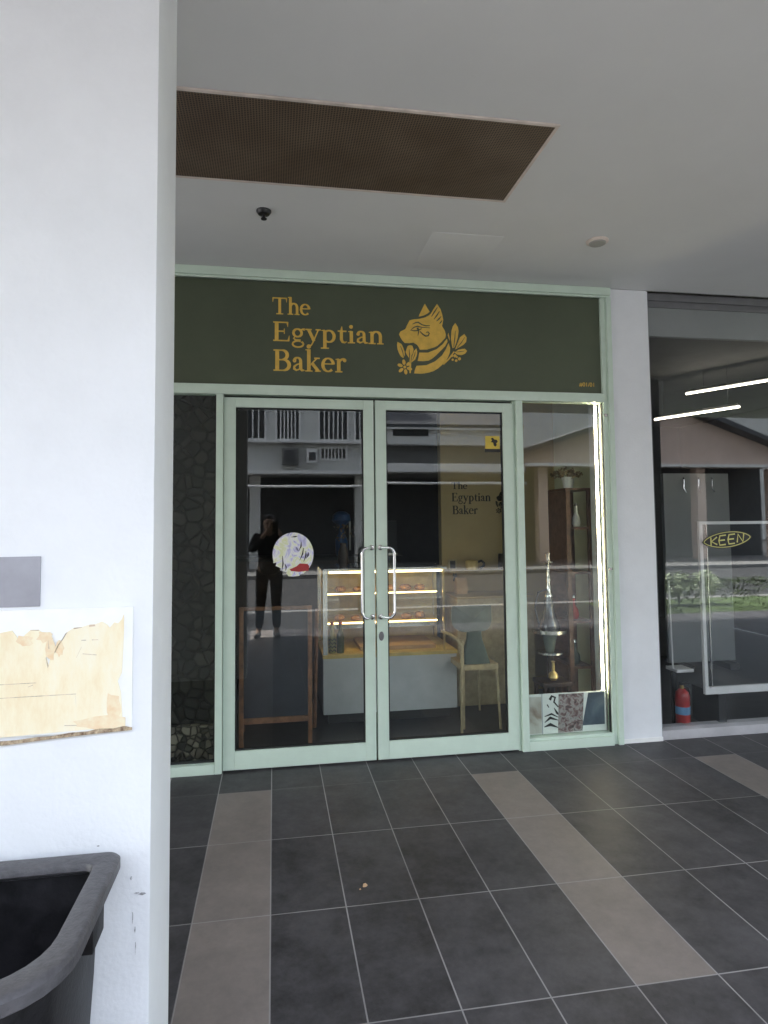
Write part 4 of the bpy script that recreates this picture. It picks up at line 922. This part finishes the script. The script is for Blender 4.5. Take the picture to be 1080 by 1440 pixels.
nb = add(q(0, .0, 1.385), .06, ch); hd0 = add(q(0, .03, 1.45), .062, nb); hd1 = add(q(0, .04, 1.53), (.076, .092), hd0); hd2 = add(q(0, .03, 1.60), (.066, .08), hd1)
add(q(0, .138, 1.515), .012, hd1)
for s_ in (-1, 1): add(q(s_*.082, .03, 1.52), .012, hd1)
for s_ in (-1, 1):
    sh_ = add(q(s_*.175, 0, 1.35), .058, ch); el = add(q(s_*.23, .10, 1.16), .044, sh_); wr = add(q(s_*.10+.045, .385, 1.40), .028, el)
    pa = add(q(s_*.065+.045, .43, 1.44), (.03, .02), wr)
    for f in range(4):
        b0 = add(q(s_*.060+.045, .455, 1.425+f*.018), .0085, pa); b1 = add(q(s_*.045+.045, .472-.004*f, 1.43+f*.018), .008, b0); add(q(s_*.028+.045, .470-.004*f, 1.432+f*.018), .0075, b1)
    t0 = add(q(s_*.055+.045, .435, 1.475), .010, pa); add(q(s_*.038+.045, .440, 1.50), .009, t0)
    hp = add(q(s_*.095, 0, .86), .085, pel); kn = add(q(s_*.105-.01, .025, .48), .056, hp); an = add(q(s_*.12-.02, -.01, .09), .036, kn); add(q(s_*.14-.03, .13, .035), (.036, .026), an)
body = skinned('body', V, E, Rr, MT['skin'], ph)
V, E, Rr = [], [], []
a0 = add(q(0, 0, .82), (.172, .13)); am = add(q(0, 0, .95), (.165, .128), a0); a1 = add(q(0, 0, 1.08), (.155, .12), am); a2 = add(q(0, 0, 1.25), (.165, .12), a1); add(q(0, 0, 1.385), .07, a2)
for s_ in (-1, 1):
    b0 = add(q(s_*.18, 0, 1.35), .070, a2); b1 = add(q(s_*.232, .10, 1.16), .056, b0); add(q(s_*.13+.045, .34, 1.365), .040, b1)
skinned('shirt', V, E, Rr, MT['cloth'], ph)
V, E, Rr = [], [], []
a0 = add(q(0, 0, .95), (.158, .118))
for s_ in (-1, 1):
    b0 = add(q(s_*.095, 0, .84), .10, a0); b1 = add(q(s_*.105-.01, .02, .48), .075, b0); add(q(s_*.12-.02, -.01, .11), .058, b1)
skinned('trousers', V, E, Rr, MT['jeans'], ph)
for s_ in (-1, 1):
    V, E, Rr = [], [], []
    a0 = add(q(s_*.12-.02, -.045, .05), (.044, .046)); a1 = add(q(s_*.125-.02, .04, .048), (.046, .044), a0); add(q(s_*.145-.03, .17, .035), (.044, .032), a1)
    skinned('shoe', V, E, Rr, MT['shoe'], ph)
V, E, Rr = [], [], []
a0 = add(q(0, -.03, 1.50), (.08, .06)); a1 = add(q(0, -.01, 1.60), (.082, .085), a0); add(q(0, .07, 1.635), (.066, .04), a1)
skinned('hair', V, E, Rr, MT['hair'], ph)
for s_ in (-1, 1): obj('eye', Lt([(0, -.004), (.010, -.002), (.010, .002), (0, .004)], q(s_*.032, .128, 1.535), axis='Y', seg=10), MT['black'], ph)
obj('mouth', T(([q(-.022, .118, 1.478), q(0, .124, 1.476), q(.022, .118, 1.478)], .004, 6)), mat('lips', (.36, .16, .13), .5), ph)
t = thing('phone', 'black phone held up by the person taking the picture', 'phone', (0, -4.14, 1.5))
ctr = Vector((.02, -4.1248, 1.49))-cf*.012
Mp = Matrix(((cx.x, cf.x, cu.x, ctr.x-0), (cx.y, cf.y, cu.y, ctr.y+4.14), (cx.z, cf.z, cu.z, ctr.z-1.5), (0, 0, 0, 1)))
bm = bmesh.new(); box(bm, -.037, .037, -.004, .004, -.078, .070, .003); o = obj('case', bm, MT['blackp']); o.data.transform(Mp); o.parent = t
bm = bmesh.new(); box(bm, -.034, .034, -.0048, -.0042, -.074, .066); o = obj('screen', bm, MT['void']); o.data.transform(Mp); o.parent = t
